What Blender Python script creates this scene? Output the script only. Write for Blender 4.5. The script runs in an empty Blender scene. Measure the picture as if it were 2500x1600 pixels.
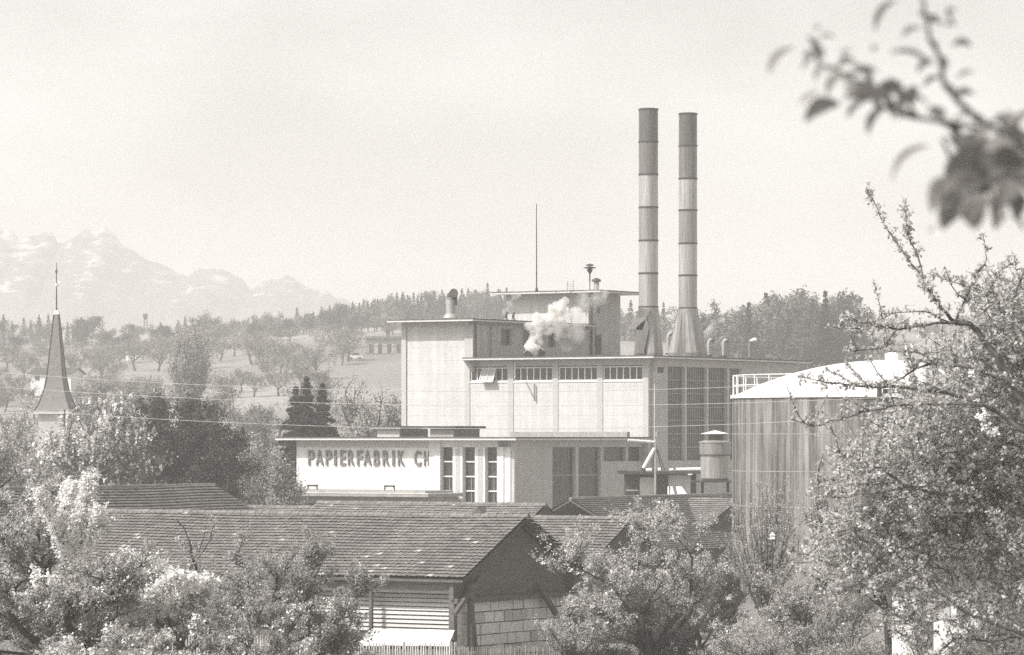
import bpy, math, random
import numpy as np
from mathutils import Vector, Matrix

S = bpy.context.scene
COL = S.collection
R = math.radians

# ------------------------------------------------------------------ camera, sky, sun, exposure
F = 9375.0            # focal length in photo pixels (135 mm lens, 36 mm sensor, 2500 px wide)
HOR = 1065.0          # horizon row of the photo
CZ = 10.0             # eye height in metres above the valley floor
cam = bpy.data.cameras.new('camera')
cam.lens = 135; cam.sensor_width = 36
cam.shift_y = (HOR - 800) / 2500
cam.clip_start = .2; cam.clip_end = 20000
cam.dof.use_dof = True; cam.dof.focus_distance = 190; cam.dof.aperture_fstop = 10.5
co = bpy.data.objects.new('camera', cam); COL.objects.link(co)
co.location = (0, 0, CZ); co.rotation_euler = (R(90), 0, 0)
S.camera = co
S.view_settings.view_transform = 'Standard'; S.view_settings.look = 'None'
S.view_settings.exposure = 0.26; S.view_settings.gamma = 1
S.cycles.max_bounces = 12; S.cycles.diffuse_bounces = 6; S.cycles.transparent_max_bounces = 8
S.cycles.volume_bounces = 8; S.cycles.sample_clamp_indirect = 2
S.cycles.use_denoising = False

SUN_AZ = math.atan2(-.86, -.51)      # compass style, from +Y towards +X
SUN_EL = R(46)
w = bpy.data.worlds.new('World'); S.world = w; w.use_nodes = True
nt = w.node_tree; nt.nodes.clear()
n_out = nt.nodes.new('ShaderNodeOutputWorld'); n_bg = nt.nodes.new('ShaderNodeBackground')
n_sky = nt.nodes.new('ShaderNodeTexSky'); n_sky.sky_type = 'NISHITA'; n_sky.sun_disc = False
n_sky.sun_elevation = SUN_EL; n_sky.sun_rotation = SUN_AZ; n_sky.dust_density = 3
n_bw = nt.nodes.new('ShaderNodeRGBToBW')
n_tint = nt.nodes.new('ShaderNodeMixRGB'); n_tint.blend_type = 'MULTIPLY'; n_tint.inputs[0].default_value = 1
n_tint.inputs[2].default_value = (1, .988, .966, 1)
n_tc = nt.nodes.new('ShaderNodeTexCoord'); n_map = nt.nodes.new('ShaderNodeMapping')
n_map.inputs['Scale'].default_value = (7, 7, 16); n_map.inputs['Location'].default_value = (2.3, 0, .4)
n_no = nt.nodes.new('ShaderNodeTexNoise'); n_no.inputs['Scale'].default_value = 1; n_no.inputs['Detail'].default_value = 4
n_cl = nt.nodes.new('ShaderNodeMapRange')
n_cl.inputs[1].default_value = .4; n_cl.inputs[2].default_value = .7; n_cl.inputs[3].default_value = .95; n_cl.inputs[4].default_value = 1.6
n_mul = nt.nodes.new('ShaderNodeMixRGB'); n_mul.blend_type = 'MULTIPLY'; n_mul.inputs[0].default_value = 1
L = nt.links.new
L(n_sky.outputs[0], n_bw.inputs[0]); L(n_bw.outputs[0], n_tint.inputs[1])
L(n_tc.outputs['Generated'], n_map.inputs[0]); L(n_map.outputs[0], n_no.inputs['Vector']); L(n_no.outputs[0], n_cl.inputs[0])
L(n_tint.outputs[0], n_mul.inputs[1]); L(n_cl.outputs[0], n_mul.inputs[2])
L(n_mul.outputs[0], n_bg.inputs[0]); n_bg.inputs[1].default_value = .15
L(n_bg.outputs[0], n_out.inputs[0])

sun = bpy.data.lights.new('sun', 'SUN'); sun.energy = 4.0; sun.angle = R(.5); sun.color = (1, .98, .945)
so = bpy.data.objects.new('sun', sun); COL.objects.link(so)
sd = Vector((math.sin(SUN_AZ) * math.cos(SUN_EL), math.cos(SUN_AZ) * math.cos(SUN_EL), math.sin(SUN_EL)))
so.rotation_euler = sd.to_track_quat('Z', 'Y').to_euler()

HAZE = .0005

# ------------------------------------------------------------------ helpers
def tone(g):
    """a grey of the old print: whites almost neutral, darks a little brown"""
    t = min(1, max(0, g / .75)) ** .5
    a = np.array((1, .90, .80)) * (1 - t) + np.array((1, .993, .972)) * t
    return (g * a[0], g * a[1], g * a[2], 1)

def at(px, py, D):
    return Vector(((px - 1250) * D / F, D, CZ + (HOR - py) * D / F))

def mat(name, g, rough=.8, var=.12, scale=4.0, stretch=(1, 1, 1), island=0.0, transl=0.0, metal=0.0, bump=0.0, spec=.3, extra=None):
    m = bpy.data.materials.new(name); m.use_nodes = True
    t = m.node_tree; t.nodes.clear(); N = t.nodes.new; K = t.links.new
    out = N('ShaderNodeOutputMaterial')
    bs = N('ShaderNodeBsdfPrincipled'); bs.inputs['Roughness'].default_value = rough
    bs.inputs['Metallic'].default_value = metal; bs.inputs['Specular IOR Level'].default_value = spec
    tc = N('ShaderNodeTexCoord'); mp = N('ShaderNodeMapping'); mp.inputs['Scale'].default_value = stretch
    no = N('ShaderNodeTexNoise'); no.inputs['Scale'].default_value = scale; no.inputs['Detail'].default_value = 5
    no.inputs['Roughness'].default_value = .65
    K(tc.outputs['Object'], mp.inputs[0]); K(mp.outputs[0], no.inputs['Vector'])
    mr = N('ShaderNodeMapRange'); mr.inputs[1].default_value = .3; mr.inputs[2].default_value = .7
    mr.inputs[3].default_value = 1 - var; mr.inputs[4].default_value = 1 + var
    K(no.outputs[0], mr.inputs[0])
    fac = mr.outputs[0]
    if island:
        ge = N('ShaderNodeNewGeometry'); ir = N('ShaderNodeMapRange')
        ir.inputs[3].default_value = 1 - island; ir.inputs[4].default_value = 1 + island
        K(ge.outputs['Random Per Island'], ir.inputs[0])
        mu = N('ShaderNodeMath'); mu.operation = 'MULTIPLY'; K(fac, mu.inputs[0]); K(ir.outputs[0], mu.inputs[1]); fac = mu.outputs[0]
    if extra: fac = extra(t, tc, fac)
    mx = N('ShaderNodeVectorMath'); mx.operation = 'SCALE'; mx.inputs[0].default_value = tone(g)[:3]
    K(fac, mx.inputs['Scale'])
    K(mx.outputs[0], bs.inputs['Base Color'])
    if bump:
        bp = N('ShaderNodeBump'); bp.inputs['Strength'].default_value = bump; bp.inputs['Distance'].default_value = .03
        K(no.outputs[0], bp.inputs['Height']); K(bp.outputs[0], bs.inputs['Normal'])
    if transl:
        tr = N('ShaderNodeBsdfTranslucent'); K(mx.outputs[0], tr.inputs[0])
        ms = N('ShaderNodeMixShader'); ms.inputs[0].default_value = transl
        K(bs.outputs[0], ms.inputs[1]); K(tr.outputs[0], ms.inputs[2]); K(ms.outputs[0], out.inputs[0])
    else:
        K(bs.outputs[0], out.inputs[0])
    return m

def courses(h, b, dark=.9):
    """thin horizontal mortar or joint lines on an upright wall (object z) and staggered vertical ones are left to the noise"""
    def fn(t, tc, fac):
        N = t.nodes.new; K = t.links.new
        sx = N('ShaderNodeSeparateXYZ'); K(tc.outputs['Object'], sx.inputs[0])
        d = N('ShaderNodeMath'); d.operation = 'DIVIDE'; K(sx.outputs[2], d.inputs[0]); d.inputs[1].default_value = h
        fr = N('ShaderNodeMath'); fr.operation = 'FRACT'; K(d.outputs[0], fr.inputs[0])
        lt = N('ShaderNodeMath'); lt.operation = 'LESS_THAN'; K(fr.outputs[0], lt.inputs[0]); lt.inputs[1].default_value = b
        mr = N('ShaderNodeMapRange'); K(lt.outputs[0], mr.inputs[0]); mr.inputs[3].default_value = 1; mr.inputs[4].default_value = dark
        mu = N('ShaderNodeMath'); mu.operation = 'MULTIPLY'; K(fac, mu.inputs[0]); K(mr.outputs[0], mu.inputs[1])
        return mu.outputs[0]
    return fn

def spots(scale, lo, amt):
    """patches of a lighter or darker growth over the surface"""
    def fn(t, tc, fac):
        N = t.nodes.new; K = t.links.new
        no = N('ShaderNodeTexNoise'); no.inputs['Scale'].default_value = scale; no.inputs['Detail'].default_value = 3
        K(tc.outputs['Object'], no.inputs['Vector'])
        mr = N('ShaderNodeMapRange'); K(no.outputs[0], mr.inputs[0]); mr.inputs[1].default_value = lo; mr.inputs[2].default_value = lo + .12
        mr.inputs[3].default_value = 1; mr.inputs[4].default_value = amt
        mu = N('ShaderNodeMath'); mu.operation = 'MULTIPLY'; K(fac, mu.inputs[0]); K(mr.outputs[0], mu.inputs[1])
        return mu.outputs[0]
    return fn

def tag(o, label=None, cat=None, group=None, kind=None):
    if label: o['label'] = label
    if cat: o['category'] = cat
    if group: o['group'] = group
    if kind: o['kind'] = kind
    return o

def empty(name, loc=(0, 0, 0), rz=0.0, label=None, cat=None, group=None):
    o = bpy.data.objects.new(name, None); COL.objects.link(o)
    o.location = loc; o.rotation_euler = (0, 0, rz); o.empty_display_size = .5
    return tag(o, label, cat, group)

def link(name, me, parent=None):
    o = bpy.data.objects.new(name, me); COL.objects.link(o)
    if parent: o.parent = parent
    return o

def np_mesh(name, V, Fq, m, smooth=False):
    """mesh from arrays: V (n,3), Fq (k,4) or (k,3)"""
    me = bpy.data.meshes.new(name)
    V = np.asarray(V, dtype=np.float32); Fq = np.asarray(Fq, dtype=np.int32)
    k, c = Fq.shape
    me.vertices.add(len(V)); me.vertices.foreach_set('co', V.ravel())
    me.loops.add(k * c); me.loops.foreach_set('vertex_index', Fq.ravel())
    me.polygons.add(k); me.polygons.foreach_set('loop_start', np.arange(k, dtype=np.int32) * c)
    me.polygons.foreach_set('loop_total', np.full(k, c, dtype=np.int32))
    me.update(calc_edges=True)
    if smooth: me.polygons.foreach_set('use_smooth', np.ones(k, dtype=bool))
    me.materials.append(m)
    return me

class MB:
    def __init__(s): s.v = []; s.f = []
    def add(s, vs, fs):
        b = len(s.v); s.v += [tuple(p) for p in vs]; s.f += [tuple(i + b for i in f) for f in fs]; return s
    def box(s, x0, x1, y0, y1, z0, z1):
        return s.add([(x0, y0, z0), (x1, y0, z0), (x1, y1, z0), (x0, y1, z0), (x0, y0, z1), (x1, y0, z1), (x1, y1, z1), (x0, y1, z1)],
                     [(0, 3, 2, 1), (4, 5, 6, 7), (0, 1, 5, 4), (1, 2, 6, 5), (2, 3, 7, 6), (3, 0, 4, 7)])
    def bar(s, p0, p1, wd, ht=None):
        ht = ht or wd; p0 = Vector(p0); p1 = Vector(p1); d = (p1 - p0).normalized()
        a = d.cross(Vector((0, 0, 1)));  a = a.normalized() if a.length > 1e-4 else Vector((1, 0, 0))
        b = d.cross(a).normalized()
        vs = [p + a * i * wd / 2 + b * j * ht / 2 for p in (p0, p1) for i, j in ((-1, -1), (1, -1), (1, 1), (-1, 1))]
        return s.add(vs, [(0, 1, 2, 3), (7, 6, 5, 4), (0, 4, 5, 1), (1, 5, 6, 2), (2, 6, 7, 3), (3, 7, 4, 0)])
    def path(s, pts, rad, n=6):
        pts = [Vector(p) for p in pts]; k = len(pts)
        if not hasattr(rad, '__len__'): rad = [rad] * k
        vs = []; ref = Vector((.31, .17, .93))
        for i in range(k):
            d = (pts[min(i + 1, k - 1)] - pts[max(i - 1, 0)])
            d = d.normalized() if d.length > 1e-9 else Vector((0, 0, 1))
            if abs(d.dot(ref)) > .97: ref = Vector((.93, .2, .1))
            a = d.cross(ref).normalized(); b = d.cross(a)
            for j in range(n):
                t = 2 * math.pi * j / n
                vs.append(pts[i] + (a * math.cos(t) + b * math.sin(t)) * rad[i])
        fs = [(i * n + j, i * n + (j + 1) % n, (i + 1) * n + (j + 1) % n, (i + 1) * n + j) for i in range(k - 1) for j in range(n)]
        fs += [tuple(range(n - 1, -1, -1)), tuple(range((k - 1) * n, k * n))]
        return s.add(vs, fs)
    def lathe(s, prof, n=24, c=(0, 0), cap=True):
        k = len(prof); vs = []
        for r, z in prof:
            for j in range(n):
                t = 2 * math.pi * j / n
                vs.append((c[0] + r * math.cos(t), c[1] + r * math.sin(t), z))
        fs = [(i * n + j, i * n + (j + 1) % n, (i + 1) * n + (j + 1) % n, (i + 1) * n + j) for i in range(k - 1) for j in range(n)]
        if cap: fs += [tuple(range(n - 1, -1, -1)), tuple(range((k - 1) * n, k * n))]
        return s.add(vs, fs)
    def poly_x(s, pts, x0, x1):
        """a polygon in (y,z) drawn out along x"""
        n = len(pts); vs = [(x, y, z) for x in (x0, x1) for y, z in pts]
        return s.add(vs, [tuple(range(n)), tuple(range(2 * n - 1, n - 1, -1))] + [(i, i + n, (i + 1) % n + n, (i + 1) % n) for i in range(n)])
    def mesh(s, name, m, smooth=False):
        me = bpy.data.meshes.new(name); me.from_pydata(s.v, [], s.f); me.update()
        import bmesh
        b = bmesh.new(); b.from_mesh(me); bmesh.ops.recalc_face_normals(b, faces=b.faces); b.to_mesh(me); b.free()
        if smooth:
            me.polygons.foreach_set('use_smooth', np.ones(len(me.polygons), dtype=bool))
            try: me.set_sharp_from_angle(angle=R(40))
            except Exception: pass
        me.materials.append(m); return me
    def build(s, name, m, parent=None, smooth=False):
        return link(name, s.mesh(name, m, smooth), parent)

def dup(root, loc, rz=0.0, sc=1.0, label=None, group=None):
    r = root.copy(); COL.objects.link(r); r.location = loc; r.rotation_euler = (0, 0, rz)
    r.scale = (sc, sc, sc) if not hasattr(sc, '__len__') else sc
    if label: r['label'] = label
    if group: r['group'] = group
    for ch in list(root.children):
        c = ch.copy(); COL.objects.link(c); c.parent = r
        for g in list(ch.children):
            d = g.copy(); COL.objects.link(d); d.parent = c
    return r

class Frame:
    """a building's own axes: u to the right along its front, v into its depth"""
    def __init__(s, X0, Y0, deg):
        s.X0, s.Y0, s.a = X0, Y0, R(deg); s.c, s.s = math.cos(s.a), math.sin(s.a)
    def xy(s, u, v): return s.X0 + u * s.c - v * s.s, s.Y0 + u * s.s + v * s.c
    def U(s, px, v=0.0):
        q = (px - 1250) / F
        return (q * (s.Y0 + v * s.c) - s.X0 + v * s.s) / (s.c - q * s.s)
    def V(s, px, u=0.0):
        q = (px - 1250) / F
        return (q * (s.Y0 + u * s.s) - s.X0 - u * s.c) / (-s.s - q * s.c)
    def Z(s, py, u=0.0, v=0.0):
        return CZ + (HOR - py) * s.xy(u, v)[1] / F

# ------------------------------------------------------------------ materials
M = {}
def both(f, g): return lambda t, tc, fac: g(t, tc, f(t, tc, fac))
def stains(sx, sz, lo, a, b):
    """soft upright weather streaks"""
    def fn(t, tc, fac):
        N = t.nodes.new; K = t.links.new
        mp = N('ShaderNodeMapping'); mp.inputs['Scale'].default_value = (sx, sx, sz); no = N('ShaderNodeTexNoise'); no.inputs['Scale'].default_value = 1; no.inputs['Detail'].default_value = 6; no.inputs['Roughness'].default_value = .7
        K(tc.outputs['Object'], mp.inputs[0]); K(mp.outputs[0], no.inputs['Vector'])
        mr = N('ShaderNodeMapRange'); K(no.outputs[0], mr.inputs[0]); mr.inputs[1].default_value = lo; mr.inputs[2].default_value = lo + .25; mr.inputs[3].default_value = a; mr.inputs[4].default_value = b
        mu = N('ShaderNodeMath'); mu.operation = 'MULTIPLY'; K(fac, mu.inputs[0]); K(mr.outputs[0], mu.inputs[1]); return mu.outputs[0]
    return fn
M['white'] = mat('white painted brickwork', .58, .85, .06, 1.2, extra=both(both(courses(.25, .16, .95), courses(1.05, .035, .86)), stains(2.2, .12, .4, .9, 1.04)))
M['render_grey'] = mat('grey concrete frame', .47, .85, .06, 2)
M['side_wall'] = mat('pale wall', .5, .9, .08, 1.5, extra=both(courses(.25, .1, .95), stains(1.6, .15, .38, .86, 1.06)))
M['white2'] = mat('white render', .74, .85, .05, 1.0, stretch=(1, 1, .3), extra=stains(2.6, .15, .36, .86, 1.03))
M['slab'] = mat('roof slab concrete', .1, .85, .15, 1.5)
M['slab_edge'] = mat('pale sheet edging', .6, .5, .15, 3)
M['concrete'] = mat('weathered concrete', .34, .9, .2, 1.5)
M['glass'] = mat('dark window glass', .05, .25, .2, 2, spec=.5)
M['frame'] = mat('white window frame', .72, .6, .08, 3)
M['mullion'] = mat('pale concrete mullion', .5, .8, .12, 3)
M['bar'] = mat('grey steel glazing bar', .34, .6, .1, 3)
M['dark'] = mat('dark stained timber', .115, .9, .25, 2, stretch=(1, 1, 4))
M['dark_metal'] = mat('dark sooty metal', .06, .6, .2, 3)
M['letter'] = mat('grey metal letter', .17, .6, .12, 2)
M['tile'] = mat('clay roof tile', .165, .85, .1, 1.2, island=.2, extra=both(spots(.45, .52, 1.18), spots(2.2, .6, .78)))
M['tile2'] = mat('sun bleached roof tile', .2, .85, .1, 1.2, island=.2, extra=both(spots(.5, .55, 1.15), spots(1.9, .6, .78)))
M['tile_pale'] = mat('lichen covered tile', .4, .85, .15, 3)
M['roof_under'] = mat('roof boarding', .1, .95, .2, 2)
M['plank'] = mat('bleached weatherboard', .5, .85, .12, 2, stretch=(.4, 1, 6), island=.1)
M['sheet'] = mat('white roofing sheet', .85, .6, .06, 1)
M['bale'] = mat('pale paper bale', .66, .9, .14, 6, island=.0)
M['bale_grey'] = mat('grey paper bale', .46, .9, .16, 6)
M['fence'] = mat('bleached fence picket', .6, .9, .2, 4, island=.25)
M['fence_dark'] = mat('grey weathered and shade-toned picket', .26, .9, .25, 4, island=.35)  # serves weathered wood and the painted shade of the last fence
def streaks(t, tc, fac):
    N = t.nodes.new; K = t.links.new
    mp = N('ShaderNodeMapping'); mp.inputs['Scale'].default_value = (1.5, 1.5, .05)
    no = N('ShaderNodeTexNoise'); no.inputs['Scale'].default_value = 1.3; no.inputs['Detail'].default_value = 7; no.inputs['Roughness'].default_value = .75
    K(tc.outputs['Object'], mp.inputs[0]); K(mp.outputs[0], no.inputs['Vector'])
    mr = N('ShaderNodeMapRange'); K(no.outputs[0], mr.inputs[0]); mr.inputs[1].default_value = .41; mr.inputs[2].default_value = .6
    mr.inputs[3].default_value = .4; mr.inputs[4].default_value = 1.5
    mu = N('ShaderNodeMath'); mu.operation = 'MULTIPLY'; K(fac, mu.inputs[0]); K(mr.outputs[0], mu.inputs[1]); return mu.outputs[0]
M['tank'] = mat('rain streaked concrete', .19, .9, .14, .5, extra=both(streaks, stains(.35, .12, .35, .75, 1.2)))
M['dome'] = mat('white dome membrane', .74, .6, .05, .8, extra=spots(.5, .58, .93))
M['rail'] = mat('white painted rail', .8, .5, .05, 3)
M['pipe_grey'] = mat('galvanised pipe', .4, .5, .1, 3, metal=.2)
for nm, g in (('stack_soot', .12), ('stack_dark', .18), ('stack_mid', .27), ('stack_light', .42), ('stack_pale', .36)):
    M[nm] = mat('chimney ' + nm.split('_')[1] + ' steel', g, .33, .42, 3.2, stretch=(3, 3, .08), metal=.3, spec=.6)
M['flare'] = mat('bright sheet metal cladding', .3, .34, .25, 1.6, stretch=(2, 2, .3), metal=.55)
M['far_roof'] = mat('dark house roof', .07, .9, .15, 2)
M['shingle'] = mat('spire shingles', .22, .85, .15, 3, extra=courses(.18, .25, .8))
M['hatch'] = mat('patched cladding', .3, .8, .45, 9)
M['bark'] = mat('dark bark', .07, .95, .3, 8)
M['bark_grey'] = mat('grey weathered bark', .13, .95, .3, 8)
M['bark_pale'] = mat('pale birch bark', .5, .9, .3, 6)
M['bark_far'] = mat('grey trunk', .07, .95, .2, 3)
def leafm(name, g, isl=.45, tr=.35): return mat(name, g, .6, .1, .6, island=isl, transl=tr, spec=.25)
M['leaf'] = leafm('fresh apple leaves', .39)
M['leaf_bright'] = leafm('bright young leaves', .56, .4, .45)
M['leaf_bright2'] = leafm('bright spring leaves', .62, .4, .45)
M['leaf_light'] = leafm('pale spring leaves', .47)
M['leaf_dark'] = leafm('dark glossy and shade-toned leaves', .065, .5, .2)  # own dark leaves, and painted deep shade in the gap tree and hedge
M['leaf_mid'] = leafm('mid green leaves', .33)
M['needle'] = leafm('dark conifer needles', .05, .4, .1)
M['leaf_near'] = leafm('young translucent leaves', .27, .25, .5)
M['blossom'] = leafm('white blossom', .85, .1, .3)
M['far_leaf'] = leafm('far spring foliage', .2, .35, .2)
M['far_light'] = leafm('far blossoming foliage', .42, .3, .2)
M['grove'] = leafm('dark grove foliage', .05, .35, .15)  # darkest of the grove's leaf tones
M['grove2'] = leafm('grey green grove foliage', .1, .35, .15)
M['far_dark'] = leafm('far dark foliage', .03, .35, .1)
def field(t, tc, fac):
    N = t.nodes.new; K = t.links.new
    no = N('ShaderNodeTexNoise'); no.inputs['Scale'].default_value = .018; no.inputs['Detail'].default_value = 6
    mp = N('ShaderNodeMapping'); mp.inputs['Scale'].default_value = (1, .6, 1)
    K(tc.outputs['Object'], mp.inputs[0]); K(mp.outputs[0], no.inputs['Vector'])
    mr = N('ShaderNodeMapRange'); K(no.outputs[0], mr.inputs[0]); mr.inputs[1].default_value = .35; mr.inputs[2].default_value = .65
    mr.inputs[3].default_value = .72; mr.inputs[4].default_value = 1.3
    mu = N('ShaderNodeMath'); mu.operation = 'MULTIPLY'; K(fac, mu.inputs[0]); K(mr.outputs[0], mu.inputs[1]); return mu.outputs[0]
M['grass'] = mat('meadow grass', .25, .95, .18, .5, extra=field)
def snow(t, tc, fac):
    N = t.nodes.new; K = t.links.new
    no = N('ShaderNodeTexNoise'); no.inputs['Scale'].default_value = .075; no.inputs['Detail'].default_value = 7
    mp = N('ShaderNodeMapping'); mp.inputs['Scale'].default_value = (.8, .5, 2.4); mp.inputs['Rotation'].default_value = (0, R(22), 0)
    K(tc.outputs['Object'], mp.inputs[0]); K(mp.outputs[0], no.inputs['Vector'])
    sx = N('ShaderNodeSeparateXYZ'); K(tc.outputs['Object'], sx.inputs[0])
    hm = N('ShaderNodeMapRange'); K(sx.outputs[2], hm.inputs[0]); hm.inputs[1].default_value = 85; hm.inputs[2].default_value = 172
    hm.inputs[3].default_value = -.15; hm.inputs[4].default_value = .04
    ad = N('ShaderNodeMath'); K(no.outputs[0], ad.inputs[0]); K(hm.outputs[0], ad.inputs[1])
    mr = N('ShaderNodeMapRange'); K(ad.outputs[0], mr.inputs[0]); mr.inputs[1].default_value = .5; mr.inputs[2].default_value = .6
    mr.inputs[3].default_value = 1; mr.inputs[4].default_value = 5
    mu = N('ShaderNodeMath'); mu.operation = 'MULTIPLY'; K(fac, mu.inputs[0]); K(mr.outputs[0], mu.inputs[1]); return mu.outputs[0]
M['rock'] = mat('bare rock with snow fields', .08, .95, .2, .02, extra=snow)
# ------------------------------------------------------------------ ground, hill, mountains
GZ = .8
_cx = np.array([-2500, 0, 250, 420, 700, 860, 1000, 1200, 1500, 1700, 2000, 2200, 2500, 5000.])
_cy = np.array([842, 836, 838, 836, 815, 792, 778, 768, 778, 792, 800, 792, 785, 790.])
_cX = (_cx - 1250) * 950 / F
_cZ = CZ + (HOR - _cy) * 950 / F
def tz(X, Y):
    X = np.asarray(X, float); Y = np.asarray(Y, float)
    near = np.interp(Y, [-200, 0, 50, 100, 135, 160, 185, 330], [9.5, 8.3, 5.6, 2.9, 1.7, 1.15, GZ, GZ])
    zc = np.interp(X, _cX, _cZ)
    t = np.clip((Y - 330) / 620, 0, 1); t = t * (.82 + .18 * t)
    hill = GZ + (zc - GZ) * t
    bump = (np.sin(X * .031 + Y * .017) * .5 + np.sin(X * .013 - Y * .023 + 1) * .8) * np.clip((Y - 400) / 200, 0, 1) * np.clip((1050 - Y) / 150, 0, 1)
    back = np.clip((Y - 950) / 500, 0, 1)
    z = np.where(Y < 330, near, hill + bump)
    return z * (1 - back) + 14 * back
ys = np.concatenate([np.linspace(-200, 340, 55), np.linspace(350, 1000, 66), np.linspace(1040, 1600, 15), np.linspace(1800, 4150, 9)])
xs = np.concatenate([np.linspace(-1650, -320, 16), np.linspace(-300, 300, 101), np.linspace(320, 1650, 16)])
gx, gy = np.meshgrid(xs, ys); gzv = tz(gx, gy)
V = np.stack([gx.ravel(), gy.ravel(), gzv.ravel()], 1); nx = len(xs)
ii, jj = np.meshgrid(np.arange(nx - 1), np.arange(len(ys) - 1)); b = (jj * nx + ii).ravel()
ground = link('ground', np_mesh('ground', V, np.stack([b, b + 1, b + nx + 1, b + nx], 1), M['grass'], True))
tag(ground, 'sloping meadow rising behind the mill to a wooded crest', 'ground', kind='structure')

def vnoise(x, y, seed):
    r = np.random.RandomState(seed); t = r.rand(64, 64)
    xi = np.floor(x).astype(int); yi = np.floor(y).astype(int); fx = x - xi; fy = y - yi
    fx = fx * fx * (3 - 2 * fx); fy = fy * fy * (3 - 2 * fy)
    g = lambda a, c: t[a % 64, c % 64]
    return (g(xi, yi) * (1 - fx) + g(xi + 1, yi) * fx) * (1 - fy) + (g(xi, yi + 1) * (1 - fx) + g(xi + 1, yi + 1) * fx) * fy
MD = 2900.; mk = MD / 4000
ox = np.array([-900, -400, -150, 0, 29, 50, 90, 129, 146, 187, 219, 254, 278, 307, 321, 365, 409, 459, 491, 541, 570, 611, 658, 700, 723, 764, 845, 873, 960, 1100, 1400, 3500])
oy = np.array([640, 600, 575, 558, 558, 576, 574, 569, 580, 558, 550, 561, 579, 605, 620, 633, 649, 667, 646, 652, 675, 705, 681, 661, 675, 699, 732, 754, 800, 850, 880, 900.])
mxs = np.linspace(-680, 680, 601); mys = np.linspace(2420, 3600, 161)
gx, gy = np.meshgrid(mxs, mys)
crest = CZ + (HOR - np.interp(1250 + gx * F / MD, ox, oy)) * MD / F
d = (gy - MD)
prof = np.where(d < 0, 1 - (-np.minimum(d, 0) / 470), 1 - (d / 680)); prof = np.clip(prof, 0, 1)
n = sum(vnoise(gx / mk / s + 31, gy / mk / s + 17, k) * a for k, (s, a) in enumerate(((190, .5), (85, .28), (38, .16), (17, .08)))) - .5
crest = crest + (vnoise(gx / 16 + 5, gy * 0 + 3.3, 11) - .5) * 9 * np.clip(crest / 120, 0, 1) + (vnoise(gx / 7 + 9, gy * 0 + 7.1, 12) - .5) * 4
hz = crest * (prof ** 1.15) + n * 76 * np.sin(np.clip(prof, 0, 1) * math.pi) ** .8 * np.clip(crest / 130, .1, 1.2) + n * 7 * prof
V = np.stack([gx.ravel(), gy.ravel(), np.maximum(hz, 0).ravel()], 1); nx = len(mxs)
ii, jj = np.meshgrid(np.arange(nx - 1), np.arange(len(mys) - 1)); b = (jj * nx + ii).ravel()
mt = link('mountain', np_mesh('mountain', V, np.stack([b, b + 1, b + nx + 1, b + nx], 1), M['rock'], False))
tag(mt, 'hazy snow streaked mountain range on the far horizon at left', 'mountain', kind='structure')

# ------------------------------------------------------------------ the paper mill: tall block, window block and stair tower
A32 = -32.0
mf = Frame((1583 - 1250) * 284 / F, 284, A32)
mill = empty('paper_mill', (mf.X0, mf.Y0, 0), R(A32), 'large flat roofed paper mill with white panels, strip windows and two chimneys on top', 'factory')
def Pm(name, mb, m, parent=None, smooth=False): return mb.build(name, M[m], parent or mill, smooth)
uL = mf.U(980); uA = mf.U(1146); vA = mf.V(1430, uA); vC = mf.V(1508, uA); uC = mf.U(1236, vA); vB = mf.V(1941, 0)
zA = mf.Z(785, uA); zB = mf.Z(875, 0); zC = mf.Z(716, uA, vA)
W = MB()
W.box(uL, uA, .12, vA, GZ - .5, zA)                   # tall block
W.box(uC, uA - .01, vA + .01, vC, GZ - .5, zC)        # stair tower
W.build('wall', M['white'], mill)
W = MB()
W.box(uA + .003, 0, .42, vB, GZ - .5, zB)             # core of the window block, face set back behind the panels
W.build('core_wall', M['side_wall'], mill)
# tall block and tower side walls: shade put into darker colour, pierced by windows
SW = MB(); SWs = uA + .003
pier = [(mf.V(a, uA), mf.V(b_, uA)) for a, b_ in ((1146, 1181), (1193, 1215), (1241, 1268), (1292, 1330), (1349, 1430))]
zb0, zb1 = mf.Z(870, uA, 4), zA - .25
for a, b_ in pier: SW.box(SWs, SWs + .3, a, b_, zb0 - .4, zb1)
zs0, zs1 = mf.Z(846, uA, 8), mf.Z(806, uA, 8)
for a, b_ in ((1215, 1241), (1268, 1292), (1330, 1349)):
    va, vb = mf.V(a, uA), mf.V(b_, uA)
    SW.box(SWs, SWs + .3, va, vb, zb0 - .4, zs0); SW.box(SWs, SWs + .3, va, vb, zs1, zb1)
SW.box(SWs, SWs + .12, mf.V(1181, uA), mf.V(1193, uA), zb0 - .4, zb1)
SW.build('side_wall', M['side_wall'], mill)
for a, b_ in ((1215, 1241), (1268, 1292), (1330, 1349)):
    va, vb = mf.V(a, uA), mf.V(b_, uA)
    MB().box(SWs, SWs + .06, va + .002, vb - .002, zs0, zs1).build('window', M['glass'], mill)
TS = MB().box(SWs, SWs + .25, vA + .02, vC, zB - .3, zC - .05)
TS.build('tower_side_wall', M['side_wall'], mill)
MB().box(SWs + .25, SWs + .27, mf.V(1447, uA), mf.V(1460, uA), mf.Z(866, uA, vA + 2), mf.Z(818, uA, vA + 2)).build('doorway', M['dark_metal'], mill)
MB().box(SWs + .25, SWs + .3, mf.V(1461, uA), mf.V(1485, uA), mf.Z(866, uA, vA + 3), mf.Z(819, uA, vA + 3)).build('door', M['side_wall'], mill)
MB().box(SWs + .25, SWs + .27, mf.V(1450, uA), mf.V(1458, uA), mf.Z(765, uA, vA + 2), mf.Z(751, uA, vA + 2)).build('window', M['glass'], mill)
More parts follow.
